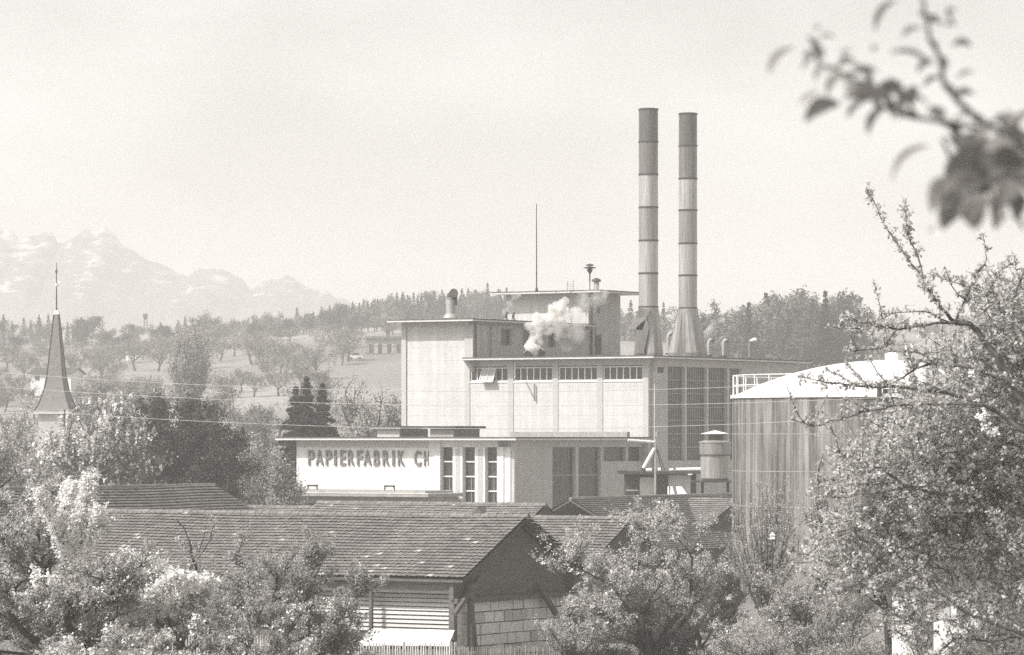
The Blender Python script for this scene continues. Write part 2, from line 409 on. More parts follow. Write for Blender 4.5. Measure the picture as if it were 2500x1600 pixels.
for p0_, p1_, r_ in (((SWs + .42, mf.V(1433, uA), zB), (SWs + .42, mf.V(1433, uA), mf.Z(745, uA, vA)), .09), ((uA + .42, .25, zB), (uA + .42, .25, zA - .1), .07), ((uA + .5, mf.V(1441, uA), zB), (uA + .5, mf.V(1441, uA), mf.Z(790, uA, vA)), .05)):
    MB().path([p0_, p1_], r_).build('downpipe', M['dark_metal'], mill)
# concrete frame of the tall block
Fr = MB()
for a, b_ in ((uL - .002, mf.U(991)), (mf.U(1134), uA + .002)): Fr.box(a, b_, 0, .3, GZ - .5, zA - .02)
Fr.box(mf.U(991), mf.U(1134), .06, .3, mf.Z(797, -18), zA - .02)
Fr.build('concrete_frame', M['render_grey'], mill)
# window block front: pilasters, panels, lintel, four strip windows
bays = [(1147, 1240), (1253, 1349), (1362, 1458), (1471, 1569)]
zsill = mf.Z(930, -8); zhead = mf.Z(896, -8)
Pl = MB(); edges = [mf.U(1146.3)] + sum([[mf.U(a), mf.U(b_)] for a, b_ in bays], []) + [0.0]
for i in range(0, len(edges), 2): Pl.box(edges[i], edges[i + 1], 0, .5, GZ - .5, zB - .02)
Pl.build('pilaster', M['render_grey'], mill)
Pn = MB(); Ln = MB()
for a, b_ in bays:
    a, b_ = mf.U(a), mf.U(b_)
    Pn.box(a, b_, .05, .45, GZ - .5, zsill - .12)
    Ln.box(a, b_, .05, .45, zhead + .08, zB - .02)
Pn.build('panel', M['white'], mill); Ln.build('lintel', M['render_grey'], mill)
def strip_window(a, b_, z0, z1, vf, parent, opened=False):
    wdw = MB()
    t = .085
    wdw.box(a, b_, vf, vf + .1, z0, z0 + t); wdw.box(a, b_, vf, vf + .1, z1 - t, z1)
    wdw.box(a, a + t, vf + .001, vf + .1, z0 + t, z1 - t); wdw.box(b_ - t, b_, vf + .001, vf + .1, z0 + t, z1 - t)
    for k in range(1, 6):
        x = a + (b_ - a) * k / 6; ww = .045 if k % 2 or True else .06
        wdw.box(x - ww, x + ww, vf + .01, vf + .1, z0 + t, z1 - t)
    fo = wdw.build('window', M['frame'], parent)
    MB().box(a - .05, b_ + .05, vf - .12, vf + .02, z0 - .12, z0 - .002).build('sill', M['frame'], fo)
    MB().box(a + .01, b_ - .01, vf + .06, vf + .08, z0 + .01, z1 - .01).build('pane', M['glass'], fo)
    if opened:
        xa, xb = a + (b_ - a) * 2 / 6 - .04, a + (b_ - a) * 4 / 6 + .04
        s_ = MB(); t0 = (vf - .05, z1 - .1); t1 = (vf - .55, z0 - .02)
        for x in (xa, xb, (xa + xb) / 2): s_.bar((x, *t0), (x, *t1), .07)
        s_.bar((xa, *t0), (xb, *t0), .07); s_.bar((xa, *t1), (xb, *t1), .09)
        s_.build('open_sash', M['frame'], fo)
        MB().add([(xa, t0[0] + .02, t0[1]), (xb, t0[0] + .02, t0[1]), (xb, t1[0] + .02, t1[1]), (xa, t1[0] + .02, t1[1])], [(0, 1, 2, 3)]).build('sash_pane', M['render_grey'], fo)
    return fo
for i, (a, b_) in enumerate(bays): strip_window(mf.U(a) + .02, mf.U(b_) - .02, zsill, zhead, .12, mill, i == 0)
# tall side glazing
gv0, gv1 = mf.V(1622, 0), mf.V(1800, 0)
gz0, gz1 = mf.Z(1125, 0, 4), mf.Z(895, 0, 3)
SB = MB(); sx0 = .003
SB.box(sx0, .3, .43, gv0, GZ - .5, zB - .03); SB.box(sx0, .3, gv1, vB, GZ - .5, zB - .03)
SB.box(sx0, .3, gv0, gv1, GZ - .5, gz0); SB.box(sx0, .3, gv0, gv1, gz1, zB - .03)
SB.build('east_wall', M['side_wall'], mill)  # darker wall colour carries part of this side's shade
gl = MB().box(.02, .06, gv0 + .002, gv1 - .002, gz0, gz1).build('glazed_wall', M['glass'], mill)
mu = MB()
for px in (1665, 1718, 1769): v = mf.V(px, 0); mu.box(.06, .34, v - .16, v + .16, gz0, gz1)
mu.build('mullion', M['mullion'], gl)
gb = MB(); v = gv0 + .33
while v < gv1 - .1: gb.box(.062, .1, v - .022, v + .022, gz0, gz1); v += .345
gb.build('glazing_bar', M['bar'], gl)
gt = MB()
for k in range(8): z = gz0 + (gz1 - gz0) * k / 7; gt.box(.063, .14, gv0 + .01, gv1 - .01, z - .02, z + .02)
gt.build('transom', M['mullion'], gl)
MB().box(.3, .32, mf.V(1597, 0), mf.V(1611, 0), mf.Z(910, 0), mf.Z(896, 0)).build('vent_opening', M['dark_metal'], mill)
# roof slabs
def slab(name, u0, u1, v0, v1, z, th, parent, soff=True):
    o = MB().box(u0, u1, v0, v1, z, z + th).build(name, M['slab'], parent)
    MB().box(u0 - .02, u1 + .02, v0 - .02, v1 + .02, z - .004, z + th * .5).build('edge_trim', M['slab_edge'], o)
    return o
slab('roof_slab', mf.U(946, -1.1), uA + 1.0, -1.1, vA - .02, zA, .2, mill)
slab('roof_slab', mf.U(1128, -1.2), 1.1, -1.2, vB + .8, zB, .2, mill)
slab('roof_slab', mf.U(1197, vA - 1.3), uA + 2.1, vA - 1.3, vC + 1.2, zC, .2, mill)
br = MB(); ub = mf.U(1133, -1.0)
br.add([(ub, -1.15, zB), (ub, 0, zB), (ub, 0, zB - .85), (ub + .35, -1.15, zB), (ub + .35, 0, zB), (ub + .35, 0, zB - .85)], [(0, 1, 2), (5, 4, 3), (0, 2, 5, 3), (1, 4, 5, 2), (0, 3, 4, 1)])
br.build('bracket', M['render_grey'], mill)
lr = MB(); v_ = -.12
lr.path([(mf.U(1259), v_, mf.Z(921, -9)), (mf.U(1259.5), v_, mf.Z(886, -9))], .06)
lr.build('white_rod', M['rail'], mill)
sg = MB(); sg.bar((mf.U(1284), -.05, mf.Z(932, -10)), (mf.U(1307), -.12, mf.Z(977, -10)), .05); sg.bar((mf.U(1306.5), -.12, mf.Z(938, -10)), (mf.U(1307), -.12, mf.Z(979, -10)), .16, .05)
sg.build('wall_bracket', M['bar'], mill)

# ------------------------------------------------------------------ chimneys (two separate things on the roof)
def chimney(name, px, D, dia, rows, ybase, tones, xb0, xb1, label):
    t = empty(name, ((px - 1250) * D / F, D, 0), R(A32), label, 'chimney', 'steel chimneys on the mill roof')
    Zr = lambda y: CZ + (HOR - y) * D / F
    r = dia / 2
    for i in range(len(rows) - 1):
        MB().lathe([(r, Zr(rows[i + 1]) + .05), (r, Zr(rows[i]))], 32).build('stack_section', M[tones[i]], t, True).rotation_euler = (0, 0, (i * 2.4 + D * 1.7) % 6.28)
    for i, y in enumerate(rows):
        MB().lathe([(r * 1.0, Zr(y) - .07), (r * 1.05, Zr(y) - .06), (r * 1.05, Zr(y) + .06), (r * 1.0, Zr(y) + .07)], 32).build('ring_joint', M['dark_metal'], t)
    MB().lathe([(r * .9, Zr(rows[0]) + .02), (r * .9, Zr(rows[0]) + .09)], 24).build('mouth', M['dark'], t)
    # square-to-round flare, folded sheets
    zt = Zr(rows[-1]); zb = Zr(ybase); n = 24; vs = []
    hb = (xb1 - xb0) / 2 * D / F / 1.19
    for k in range(n):
        a = 2 * math.pi * (k + .5) / n; vs.append((r * 1.04 * math.cos(a), r * 1.04 * math.sin(a), zt))
    for k in range(n):
        a = 2 * math.pi * (k + .5) / n; q = max(abs(math.cos(a)), abs(math.sin(a))); f = 1 + (.0, .1, -.16, .06)[k % 4]
        vs.append((hb * math.cos(a) / q * f, hb * math.sin(a) / q * f, zb))
    for k in range(n):
        a = 2 * math.pi * (k + .5) / n; q = max(abs(math.cos(a)), abs(math.sin(a)))
        vs.append((hb * math.cos(a) / q, hb * math.sin(a) / q, zb - 1.5))
    fb = MB().add(vs, [(k, (k + 1) % n, n + (k + 1) % n, n + k) for k in range(n)] + [(n + k, n + (k + 1) % n, 2 * n + (k + 1) % n, 2 * n + k) for k in range(n)])
    fb.build('flared_base', M['flare'], t)
    return t, Zr
rows1 = (268, 347, 427, 507, 588, 668, 750); rows2 = (279, 357, 437, 514, 595, 673, 753)
ton = ('stack_soot', 'stack_dark', 'stack_light', 'stack_mid', 'stack_light', 'stack_pale')
ch1, Z1 = chimney('steel_chimney', 1583, 291, 1.46, rows1, 862, ton, 1566, 1636, 'taller left steel chimney with a sheet metal duct entering its flared base')
ch2, Z2 = chimney('steel_chimney', 1679.5, 296, 1.42, rows2, 862, ton, 1636, 1729, 'slightly shorter right steel chimney with a wide freely standing flared base')
d = MB(); px = lambda x, y, D=290: Vector(((x - 1583) * D / F, -1.2, CZ + (HOR - y) * D / F))
def loc32(v): # world offset -> chimney axes
    a = R(32); return Vector((v.x * math.cos(a) - v.y * math.sin(a), v.x * math.sin(a) + v.y * math.cos(a), v.z))
def duct(pts, wid):
    m_ = MB(); vs = [loc32(px(*p)) for p in pts] + [loc32(px(*p) + Vector((0, wid, 0))) for p in pts]; k = len(pts)
    return m_.add(vs, [tuple(range(k)), tuple(range(2 * k - 1, k - 1, -1))] + [(i, (i + 1) % k, (i + 1) % k + k, i + k) for i in range(k)])
duct([(1560, 752), (1586, 757), (1577, 776), (1552, 774)], 1.6).build('duct_hood', M['flare'], ch1)
duct([(1550, 774), (1577, 776), (1567, 806), (1536, 806)], 1.5).build('duct_louvre', M['hatch'], ch1)
duct([(1552, 800), (1577, 778), (1583, 800), (1570, 864), (1549, 864)], 1.4).build('duct_casing', M['flare'], ch1)
# ------------------------------------------------------------------ small things on the roofs
t = empty('cowl_vent', (0, 0, 0), 0, 'bent ventilation pipe with a dark round mouth on the tall block roof', 'vent')
D = 300; c = at(1100, 777, D); P = lambda x, y, dy=0: at(x, y, D) + Vector((0, dy, 0))
MB().lathe([(.62, c.z), (.5, c.z + .22), (.36, c.z + .34)], 20, (c.x, c.y)).build('collar', M['pipe_grey'], t, True)
MB().lathe([(.34, c.z + .3), (.34, c.z + 1.6)], 20, (c.x, c.y)).build('shaft', M['pipe_grey'], t, True)
cp = MB(); cp.path([P(1100, 732), P(1102, 724), P(1106, 718, -.2)], [.36, .36, .33], 16); cp.path([P(1111, 745, .1), P(1110, 722, .1)], .18, 10); cp.build('elbow', M['dark_metal'], t, True)
m_ = MB(); q = P(1107.5, 716); m_.path([q + Vector((0, .1, 0)), q + Vector((.02, -.45, 0))], [.3, .34], 20); m_.build('mouth', M['dark'], t, True)

t = empty('antenna_mast', (0, 0, 0), 0, 'tall thin mast rising from the stair tower roof', 'mast')
D = 306; MB().path([at(1310, 711, D), at(1310, 600, D), at(1309.7, 498, D)], [.055, .045, .03], 8).build('mast_pole', M['dark_metal'], t)
MB().path([at(1310, 712, D), at(1310, 703, D)], [.14, .08], 10).build('mast_foot', M['dark_metal'], t)
t = empty('siren_mast', (0, 0, 0), 0, 'mushroom shaped siren on a short pole above the stair tower roof', 'siren')
D = 308; c = at(1440, 648, D); zz = lambda y: CZ + (HOR - y) * D / F
MB().path([at(1440, 712, D), at(1440, 668, D)], .06, 8).build('pole', M['dark_metal'], t)
MB().lathe([(.07, zz(669)), (.16, zz(664)), (.26, zz(659)), (.1, zz(657)), (.3, zz(655.5))], 16, (c.x, c.y)).build('horn', M['dark_metal'], t, True)
MB().lathe([(.1, zz(657)), (.5, zz(655)), (.5, zz(653.5)), (.05, zz(650.5))], 20, (c.x, c.y)).build('lower_disc', M['dark_metal'], t)
MB().lathe([(.32, zz(649.5)), (.3, zz(647)), (.15, zz(645)), (.03, zz(644))], 20, (c.x, c.y)).build('cap', M['dark_metal'], t, True)
t = empty('roof_ventilator', (0, 0, 0), 0, 'round capped ventilator beside the siren on the stair tower roof', 'vent')
c = at(1456, 690, D)
MB().lathe([(.22, zz(713)), (.22, zz(687))], 16, (c.x, c.y)).build('shaft', M['pipe_grey'], t, True)
MB().lathe([(.38, zz(688)), (.36, zz(684)), (.25, zz(681)), (.03, zz(679))], 16, (c.x, c.y)).build('cap', M['dark_metal'], t, True)
t = empty('roof_hoop', (0, 0, 0), 0, 'thin curved rails of a ladder rising over the stair tower roof edge', 'ladder')
D = 306
MB().path([at(1385, 712, D), at(1385, 690, D), at(1386, 686, D)], .03, 6).build('rail', M['pipe_grey'], t)
MB().path([at(1399, 712, D), at(1400, 690, D), at(1399, 686, D)], .03, 6).build('rail', M['pipe_grey'], t)
k_ = MB()
for y in (694, 700, 706): k_.path([at(1385, y, D), at(1399.5, y, D)], .02, 5)
k_.build('rung', M['pipe_grey'], t)
def swan(px_, ytop, ybot, D, label, bend=8):
    t = empty('exhaust_pipe', (0, 0, 0), 0, label, 'exhaust pipe', 'swan neck exhaust pipes on the mill roof')
    pts = [at(px_, ybot, D), at(px_ - 1, ytop + 14, D), at(px_ + 1, ytop + 6, D), at(px_ + bend * .6, ytop + 1, D), at(px_ + bend, ytop + 2, D)]
    MB().path(pts, [.15, .15, .15, .15, .15], 10).build('bent_pipe', M['pipe_grey'], t, True)
    MB().lathe([(.26, pts[0].z), (.26, pts[0].z + .12)], 12, (pts[0].x, pts[0].y)).build('flange', M['dark_metal'], t)
    q = pts[-1]; MB().path([q, q + Vector((.14, -.02, -.05))], [.17, .2], 10).build('mouth_rim', M['dark_metal'], t)
swan(1731, 828, 871, 300, 'swan neck exhaust pipe giving off steam beside the right chimney base')
swan(1767, 829, 872, 300, 'swan neck exhaust pipe standing alone between the right chimney and the lamp')
swan(1632, 812, 866, 302, 'forked exhaust pipe between the two chimney bases', 9)
t = empty('roof_lamp', (0, 0, 0), 0, 'lamp on a thin pole at the right end of the mill roof', 'street lamp')
D = 298; MB().path([at(1829, 872, D), at(1829, 833, D), at(1831, 829, D)], .05, 8).build('pole', M['pipe_grey'], t)
q0, q1 = at(1831, 832.5, D), at(1849, 829, D); MB().path([q0, q0.lerp(q1, .35), q0.lerp(q1, .8), q1], [.06, .16, .17, .06], 10).build('lamp_head', M['rail'], t, True)
for k, (x, y, dx) in enumerate(((1283, 858, 12), (1326, 855, -12))):
    t = empty('steam_duct', (0, 0, 0), 0, ('slanting dark steam duct left of the main plume', 'slanting dark steam duct under the right side of the main plume')[k], 'duct', 'steam ducts on the window block roof')
    MB().path([at(x + dx, 874, 292), at(x, y, 292)], .28, 12).build('duct_pipe', M['dark_metal'], t, True)
    MB().path([at(x + dx * .08, y + 1, 292), at(x - dx * .08, y - 1, 292)], .33, 12).build('duct_rim', M['pipe_grey'], t)
for k, x in enumerate((1236, 1253, 1344)):
    t = empty('roof_pipe', (0, 0, 0), 0, ('short hooked pipe under the small steam plume', 'short hooked pipe just right of the small steam plume', 'hooked pipe beside the top of the main steam plume')[k], 'pipe', 'hooked pipes on the tall block roof')
    D = 303; MB().path([at(x, 782, D), at(x, 770, D), at(x + 2, 765, D), at(x + 5, 765, D)], .1, 8).build('hooked_pipe', M['dark_metal'], t, True)
    MB().path([at(x, 782, D), at(x, 778, D)], .17, 8).build('flange', M['pipe_grey'], t)

# ------------------------------------------------------------------ front hall with the lettering
hf = mf
hall = empty('front_hall', (mf.X0, mf.Y0, 0), R(A32), 'low white flat roofed hall with grey lettering on its front and three tall windows', 'factory hall')
uH = mf.U(1560); vH = mf.V(1245, uH); uHL = mf.U(722, vH); zH = mf.Z(1075, uH - 5, vH)
HZ = lambda y, u=-9: mf.Z(y, u, vH)
HU = lambda px_: mf.U(px_, vH)
MB().box(uHL, uH, vH + .5, -.02, GZ - .5, zH).build('core_wall', M['side_wall'], hall)
wl = MB(); wl.box(uHL, HU(1047), vH + .1, vH + .5, GZ - .5, zH - .02)
z0w, z1w = HZ(1235), HZ(1092)
wl.box(HU(1047), uH, vH + .1, vH + .5, GZ - .5, z0w - .3)
wl.box(HU(1076), HU(1214), vH + .1, vH + .5, z1w, zH - .02)
wl.build('wall', M['white2'], hall)
pr = MB(); px_wide = lambda a: a < 1070
for a, b_, dv in ((1047.5, 1062, -.0), (1062, 1076, -.08), (1106, 1130, -.05), (1160, 1185, -.05), (1214, 1230, -.05), (1230, 1245.5, 0.03)):
    pr.box(HU(a) + .002, HU(b_), vH + dv, vH + .5, z0w - .31, z1w + .001)
    if px_wide(a): pr.box(HU(a) + .002, HU(b_), vH + dv, vH + .1, z1w + .001, zH - .021); pr.box(HU(a) + .002, HU(b_), vH + dv, vH + .1, GZ - .5, z0w - .31)
pr.build('pier', M['white2'], hall)
for a, b_ in ((1106, 1130), (1160, 1185)):
    MB().box(HU(a + 7), HU(b_ - 6), vH - .07, vH - .055, HZ(1222), z1w - .1).build('pier_joint', M['render_grey'], hall)
for a, b_ in ((1076, 1106), (1130, 1160), (1185, 1214)):
    a, b_ = HU(a) + .01, HU(b_) - .01
    w_ = MB().box(a, b_, vH + .38, vH + .42, z0w - .28, z1w).build('tall_window', M['glass'], hall)
    g = MB()
    for y in (1127, 1163, 1198): g.box(a + .05, b_, vH + .25, vH + .38, HZ(y) - .05, HZ(y) + .05)
    g.build('transom', M['frame'], w_)
    MB().box((a + b_) / 2 - .02, (a + b_) / 2 + .02, vH + .34, vH + .379, z0w - .28, HZ(1163)).build('glazing_bar', M['bar'], w_)
MB().box(HU(722.5), HU(1047), vH + .06, vH + .12, HZ(1093), zH - .03).build('wall_band', M['render_grey'], hall)
# side wall of the hall
HV = lambda p_: mf.V(p_, uH)
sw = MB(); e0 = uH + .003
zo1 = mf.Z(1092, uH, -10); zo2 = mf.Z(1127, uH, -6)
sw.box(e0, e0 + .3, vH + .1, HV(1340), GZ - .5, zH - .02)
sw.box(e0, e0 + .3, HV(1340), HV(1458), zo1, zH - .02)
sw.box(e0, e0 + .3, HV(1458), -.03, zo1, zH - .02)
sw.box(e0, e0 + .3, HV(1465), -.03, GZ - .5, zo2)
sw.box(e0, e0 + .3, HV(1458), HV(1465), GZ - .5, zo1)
sw.build('side_wall', M['side_wall'], hall)  # hall side facing away from the sun, shade put into the wall colour
bw = MB().box(e0, e0 + .04, HV(1340) + .002, HV(1458) - .002, GZ, zo1).build('side_window', M['glass'], hall)
b2 = MB(); v = HV(1400); b2.box(e0 + .04, e0 + .3, v - .2, v + .2, GZ, zo1); b2.build('mullion', M['mullion'], bw)
b3 = MB(); zt = mf.Z(1160, uH, -9); b3.box(e0 + .04, e0 + .09, HV(1340) + .01, HV(1458) - .01, zt - .04, zt + .04)
for p_, y0_, y1_ in ((1359, 1127, 1158), (1369, 1127, 1158), (1411, 1163, 1195), (1386, 1095, 1125)):
    v = HV(p_); b3.box(e0 + .041, e0 + .08, v - .03, v + .03, mf.Z(y1_, uH, -9), mf.Z(y0_, uH, -9))
b3.build('glazing_bar', M['bar'], bw)
uw = MB().box(e0, e0 + .04, HV(1465) + .002, HV(1582) if HV(1582) < -.1 else -.1, zo2, zo1).build('high_window', M['glass'], hall)
v = HV(1522); MB().box(e0 + .04, e0 + .3, v - .16, v + .16, zo2, zo1).build('mullion', M['mullion'], uw)
slab('roof_slab', HU(692), uH + 1.1, vH - 1.0, -.05, zH, .22, hall)
pa = MB().box(uHL + 8, uH - .2, -1.4, -1.0, zH + .22, zH + .22 + .38).build('parapet', M['concrete'], hall)
pj = MB()
for k in range(9): u = uHL + 9 + k * 1.45; pj.box(u, u + .05, -1.42, -1.4, zH + .25, zH + .6)
pj.build('joint', M['slab_edge'], pa)
# raised letters
def letter(ch, x0, x1, y0, y1):
    cu = bpy.data.curves.new('letter', 'FONT'); cu.body = ch; cu.size = 1; cu.extrude = .09; cu.offset = .018; cu.resolution_u = 4
    o = bpy.data.objects.new('tmp', cu); COL.objects.link(o)
    bpy.context.view_layer.update()
    me = bpy.data.meshes.new_from_object(o.evaluated_get(bpy.context.evaluated_depsgraph_get()))
    bpy.data.objects.remove(o); bpy.data.curves.remove(cu)
    co_ = np.empty(len(me.vertices) * 3, np.float32); me.vertices.foreach_get('co', co_); co_ = co_.reshape(-1, 3)
    lo, hi = co_.min(0), co_.max(0)
    ua, ub = HU(x0), HU(x1); um = (ua + ub) / 2
    za, zb = mf.Z(y1, um, vH), mf.Z(y0, um, vH)
    q = np.stack([ua + (co_[:, 0] - lo[0]) / (hi[0] - lo[0]) * (ub - ua), vH + .03 - (co_[:, 2] - lo[2]) / (hi[2] - lo[2]) * .07 + .02,
                  za + (co_[:, 1] - lo[1]) / (hi[1] - lo[1]) * (zb - za)], 1).astype(np.float32)
    me.vertices.foreach_set('co', q.ravel()); me.materials.clear(); me.materials.append(M['letter']); me.update()
    return link('letter', me, hall)
for ch, x0, x1 in (('P', 752, 767), ('A', 770.5, 788.5), ('P', 795, 809.5), ('I', 815, 820.5), ('E', 830, 843), ('R', 849, 864), ('F', 871, 884.5), ('A', 887, 906),
                   ('B', 912, 926), ('R', 934, 950), ('I', 957, 962.5), ('K', 971, 987), ('C', 1011, 1027.5), ('H', 1035, 1047)):
    letter(ch, x0, x1, 1099 + (x0 - 752) * .008, 1136 + (x0 - 752) * .008)
# roof monitors
for k, (a, b_, c_) in enumerate(((921, 975, 1045), (1050, 1107, 1171))):
    v0 = -12.0; u1 = mf.U(b_, v0); u0 = mf.U(a, v0); v1 = mf.V(c_, u1)
    t = empty('roof_monitor', (mf.X0, mf.Y0, 0), R(A32), ('left roof monitor with a white front on the front hall roof', 'right roof monitor with a grey streaked front on the front hall roof')[k], 'skylight', 'roof monitors')
    zt = mf.Z(1046, u1, v0); zb = zH + .22
    MB().box(u0, u1, v0, v1, zb, zt).build('box', M['white' if k == 0 else 'concrete'], t)
    MB().box(u1 + .003, u1 + .02, v0 + .15, v1 - .1, zb + .1, zt - .02).build('shade_panel', M['glass'], t)  # dark panel over the monitor's side, its shade painted in
    s_ = MB().box(u0 - .5, u1 + .35, v0 - .35, v1 + .3, zt, zt + .16).build('lid', M['dark_metal'], t)
    MB().box(u0 - .45, u1 + .37, v0 - .37, v1 + .28, zt - .035, zt - .004).build('lid_edge', M['slab_edge'], s_)
# low flat annex
vN = vH - 4.5
annex = empty('flat_roofed_annex', (mf.X0, mf.Y0, 0), R(A32), 'low annex with a weathered concrete flat roof in front of the lettered wall', 'annex')
ua, ub = mf.U(645, vN), mf.U(1050, vN); zN = mf.Z(1214, ub, vN)
MB().box(ua, ub - .3, vN + .3, vH - .4, GZ - .5, zN).build('wall', M['concrete'], annex)
s_ = MB().box(ua - .3, ub + .1, vN - .4, vH - .4, zN, zN + .2).build('roof_slab', M['concrete'], annex)
MB().box(ua - .32, ub + .12, vN - .42, vH - .42, zN + .2, zN + .26).build('edge_trim', M['slab_edge'], s_)
for a, b_ in ((650, 729), (740, 772)):
    MB().box(mf.U(a, vN), mf.U(b_, vN), vN + .26, vN + .3, mf.Z(1238, -20, vN), mf.Z(1227, -20, vN)).build('opening', M['dark_metal'], annex)
MB().box(ua + .3, ub - .6, vN + .3, vH - .6, zN + .26, zN + .42).build('upper_kerb', M['concrete'], annex)
for k, x in enumerate((763, 951)):
    t = empty('trestle', (mf.X0, mf.Y0, 0), R(A32), ('small dark trestle on the annex roof under the first letters', 'small dark trestle on the annex roof under the last letters')[k], 'trestle', 'trestles on the annex roof')
    u = mf.U(x, vN + 1); q = MB(); q.box(u - .42, u + .42, vN + .9, vN + 1.1, zN + .66, zN + .78); q.build('top_bar', M['dark_metal'], t)
    for sx in (-.36, .36): MB().bar((u + sx * 1.2, vN + 1, zN + .42), (u + sx, vN + 1, zN + .68), .07).build('leg', M['dark_metal'], t)
# ------------------------------------------------------------------ yard between hall and tank
D = 262
shed = empty('yard_shed', (0, 0, 0), 0, 'dark flat roofed yard shed cluttered with pipes beside the side wall of the hall', 'shed')
def wbox(mb, x0, x1, y0, y1, D_, dep): # an upright box facing the camera side, from photo columns and rows at distance D_
    a = at(x0, y1, D_); b_ = at(x1, y0, D_); return mb.box(a.x, b_.x, D_, D_ + dep, a.z, b_.z)
wbox(MB(), 1512, 1712, 1151, 1158, D - .6, 3.4).build('roof', M['dark_metal'], shed)
wbox(MB(), 1526, 1700, 1158, 1350, D + .4, 2.2).build('back_wall', M['dark_metal'], shed)
wbox(MB(), 1562, 1597, 1166, 1350, D + .1, .3).build('wall_panel', M['side_wall'], shed)
wbox(MB(), 1632, 1686, 1160, 1350, D + .1, .3).build('wall_panel', M['side_wall'], shed)
MB().path([at(1650, 1147, D), at(1712, 1146, D)], .13, 10).build('roof_pipe', M['rail'], shed, True)
MB().path([at(1577, 1149, D - .3), at(1591, 1148, D - .3)], .15, 8).build('roof_pipe', M['rail'], shed)
MB().path([at(1606, 1147, D - .3), at(1613, 1147, D - .3)], .13, 8).build('roof_pipe', M['rail'], shed)
MB().path([at(1634, 1148, D - .3), at(1644, 1147, D - .3)], .1, 8).build('roof_pipe', M['rail'], shed)
wbox(MB(), 1680, 1690, 1157, 1160, D - .9, .3).build('lamp_box', M['rail'], shed)
wbox(MB(), 1528, 1558, 1196, 1199, D - .2, .4).build('ledge', M['concrete'], shed)
MB().path([at(1506, 1151, D - .4), at(1530, 1150, D - .4)], .06, 6).build('roof_pipe', M['dark_metal'], shed)
for i, (x0, x1, xb0, xb1) in enumerate(((1637, 1641, 1637, 1650), (1650, 1664, 1656, 1684), (1630, 1633, 1630, 1634))):
    a, b_, c_, d_ = at(x0, 1188, D - .2), at(x1, 1188, D - .2), at(xb1, 1216, D - 1), at(xb0, 1216, D - 1)
    o = MB().add([a, b_, c_, d_] + [p + Vector((0, .05, 0)) for p in (a, b_, c_, d_)], [(0, 1, 2, 3), (7, 6, 5, 4), (0, 4, 5, 1), (1, 5, 6, 2), (2, 6, 7, 3), (3, 7, 4, 0)]).build('leaning_board', M['sheet'])
    tag(o, ('narrow white board leaning on the yard shed wall, middle one', 'broadest white board leaning on the yard shed wall', 'thinnest white board leaning leftmost on the yard shed wall')[i], 'board', 'white boards leaning in the yard')
t = empty('derrick', (0, 0, 0), 0, 'small derrick post with a thick white slanting arm and thin guy wires', 'crane'); D = 258
MB().path([at(1600, 1350, D), at(1600, 1072, D)], .07, 6).build('post', M['pipe_grey'], t)
MB().path([at(1571, 1143, D), at(1598, 1095, D)], .13, 10).build('slanting_arm', M['rail'], t, True)
MB().path([at(1533, 1075, D - .5), at(1599, 1079.5, D)], .085, 8).build('boom', M['rail'], t, True)
MB().path([at(1571, 1144, D), at(1568, 1155, D)], .17, 8).build('winch', M['dark_metal'], t)
g = MB()
for x in (1616, 1623): g.path([at(1600, 1085, D), at(x, 1148, D + 1)], .03, 5)
g.path([at(1600, 1085, D), at(1594, 1150, D + 1)], .03, 5); g.build('guy_wire', M['dark_metal'], t)
kk = MB()
for y in range(1082, 1150, 8): kk.bar(at(1596.5, y, D), at(1603.5, y + 6, D), .03)
kk.build('lattice', M['dark_metal'], t)
t = empty('dust_collector', (0, 0, 0), 0, 'grey steel drum with a white conical rain cap beside the tank', 'dust collector'); D = 246
c = at(1746, 1100, D); zz = lambda y: CZ + (HOR - y) * D / F; cc = (c.x, c.y)
MB().lathe([(.79, zz(1173)), (.92, zz(1168)), (.94, zz(1111))], 28, cc).build('lower_drum', M['stack_pale'], t, True)
MB().lathe([(.94, zz(1111)), (1.0, zz(1110)), (1.0, zz(1080))], 28, cc).build('upper_drum', M['stack_mid'], t, True)
MB().lathe([(1.02, zz(1112.5)), (1.02, zz(1109.5))], 28, cc).build('band', M['dark_metal'], t, True)
MB().lathe([(1.05, zz(1081)), (1.05, zz(1079)), (.7, zz(1075.5))], 28, cc).build('lid', M['stack_light'], t)
MB().lathe([(.45, zz(1076)), (.45, zz(1061))], 20, cc).build('neck', M['dark_metal'], t, True)
MB().lathe([(.9, zz(1060)), (.9, zz(1059)), (.02, zz(1051))], 28, cc).build('rain_cap', M['sheet'], t)
MB().box(c.x - 1.5, c.x + 1.2, c.y - 1, c.y + 1, zz(1178), zz(1174)).build('platform', M['dark_metal'], t)
for sx, sy in ((-.8, -.6), (.8, -.6), (-.8, .6), (.8, .6)):
    MB().bar((c.x + sx, c.y + sy, zz(1178)), (c.x + sx * 1.3, c.y + sy, GZ), .12).build('leg', M['dark_metal'], t)

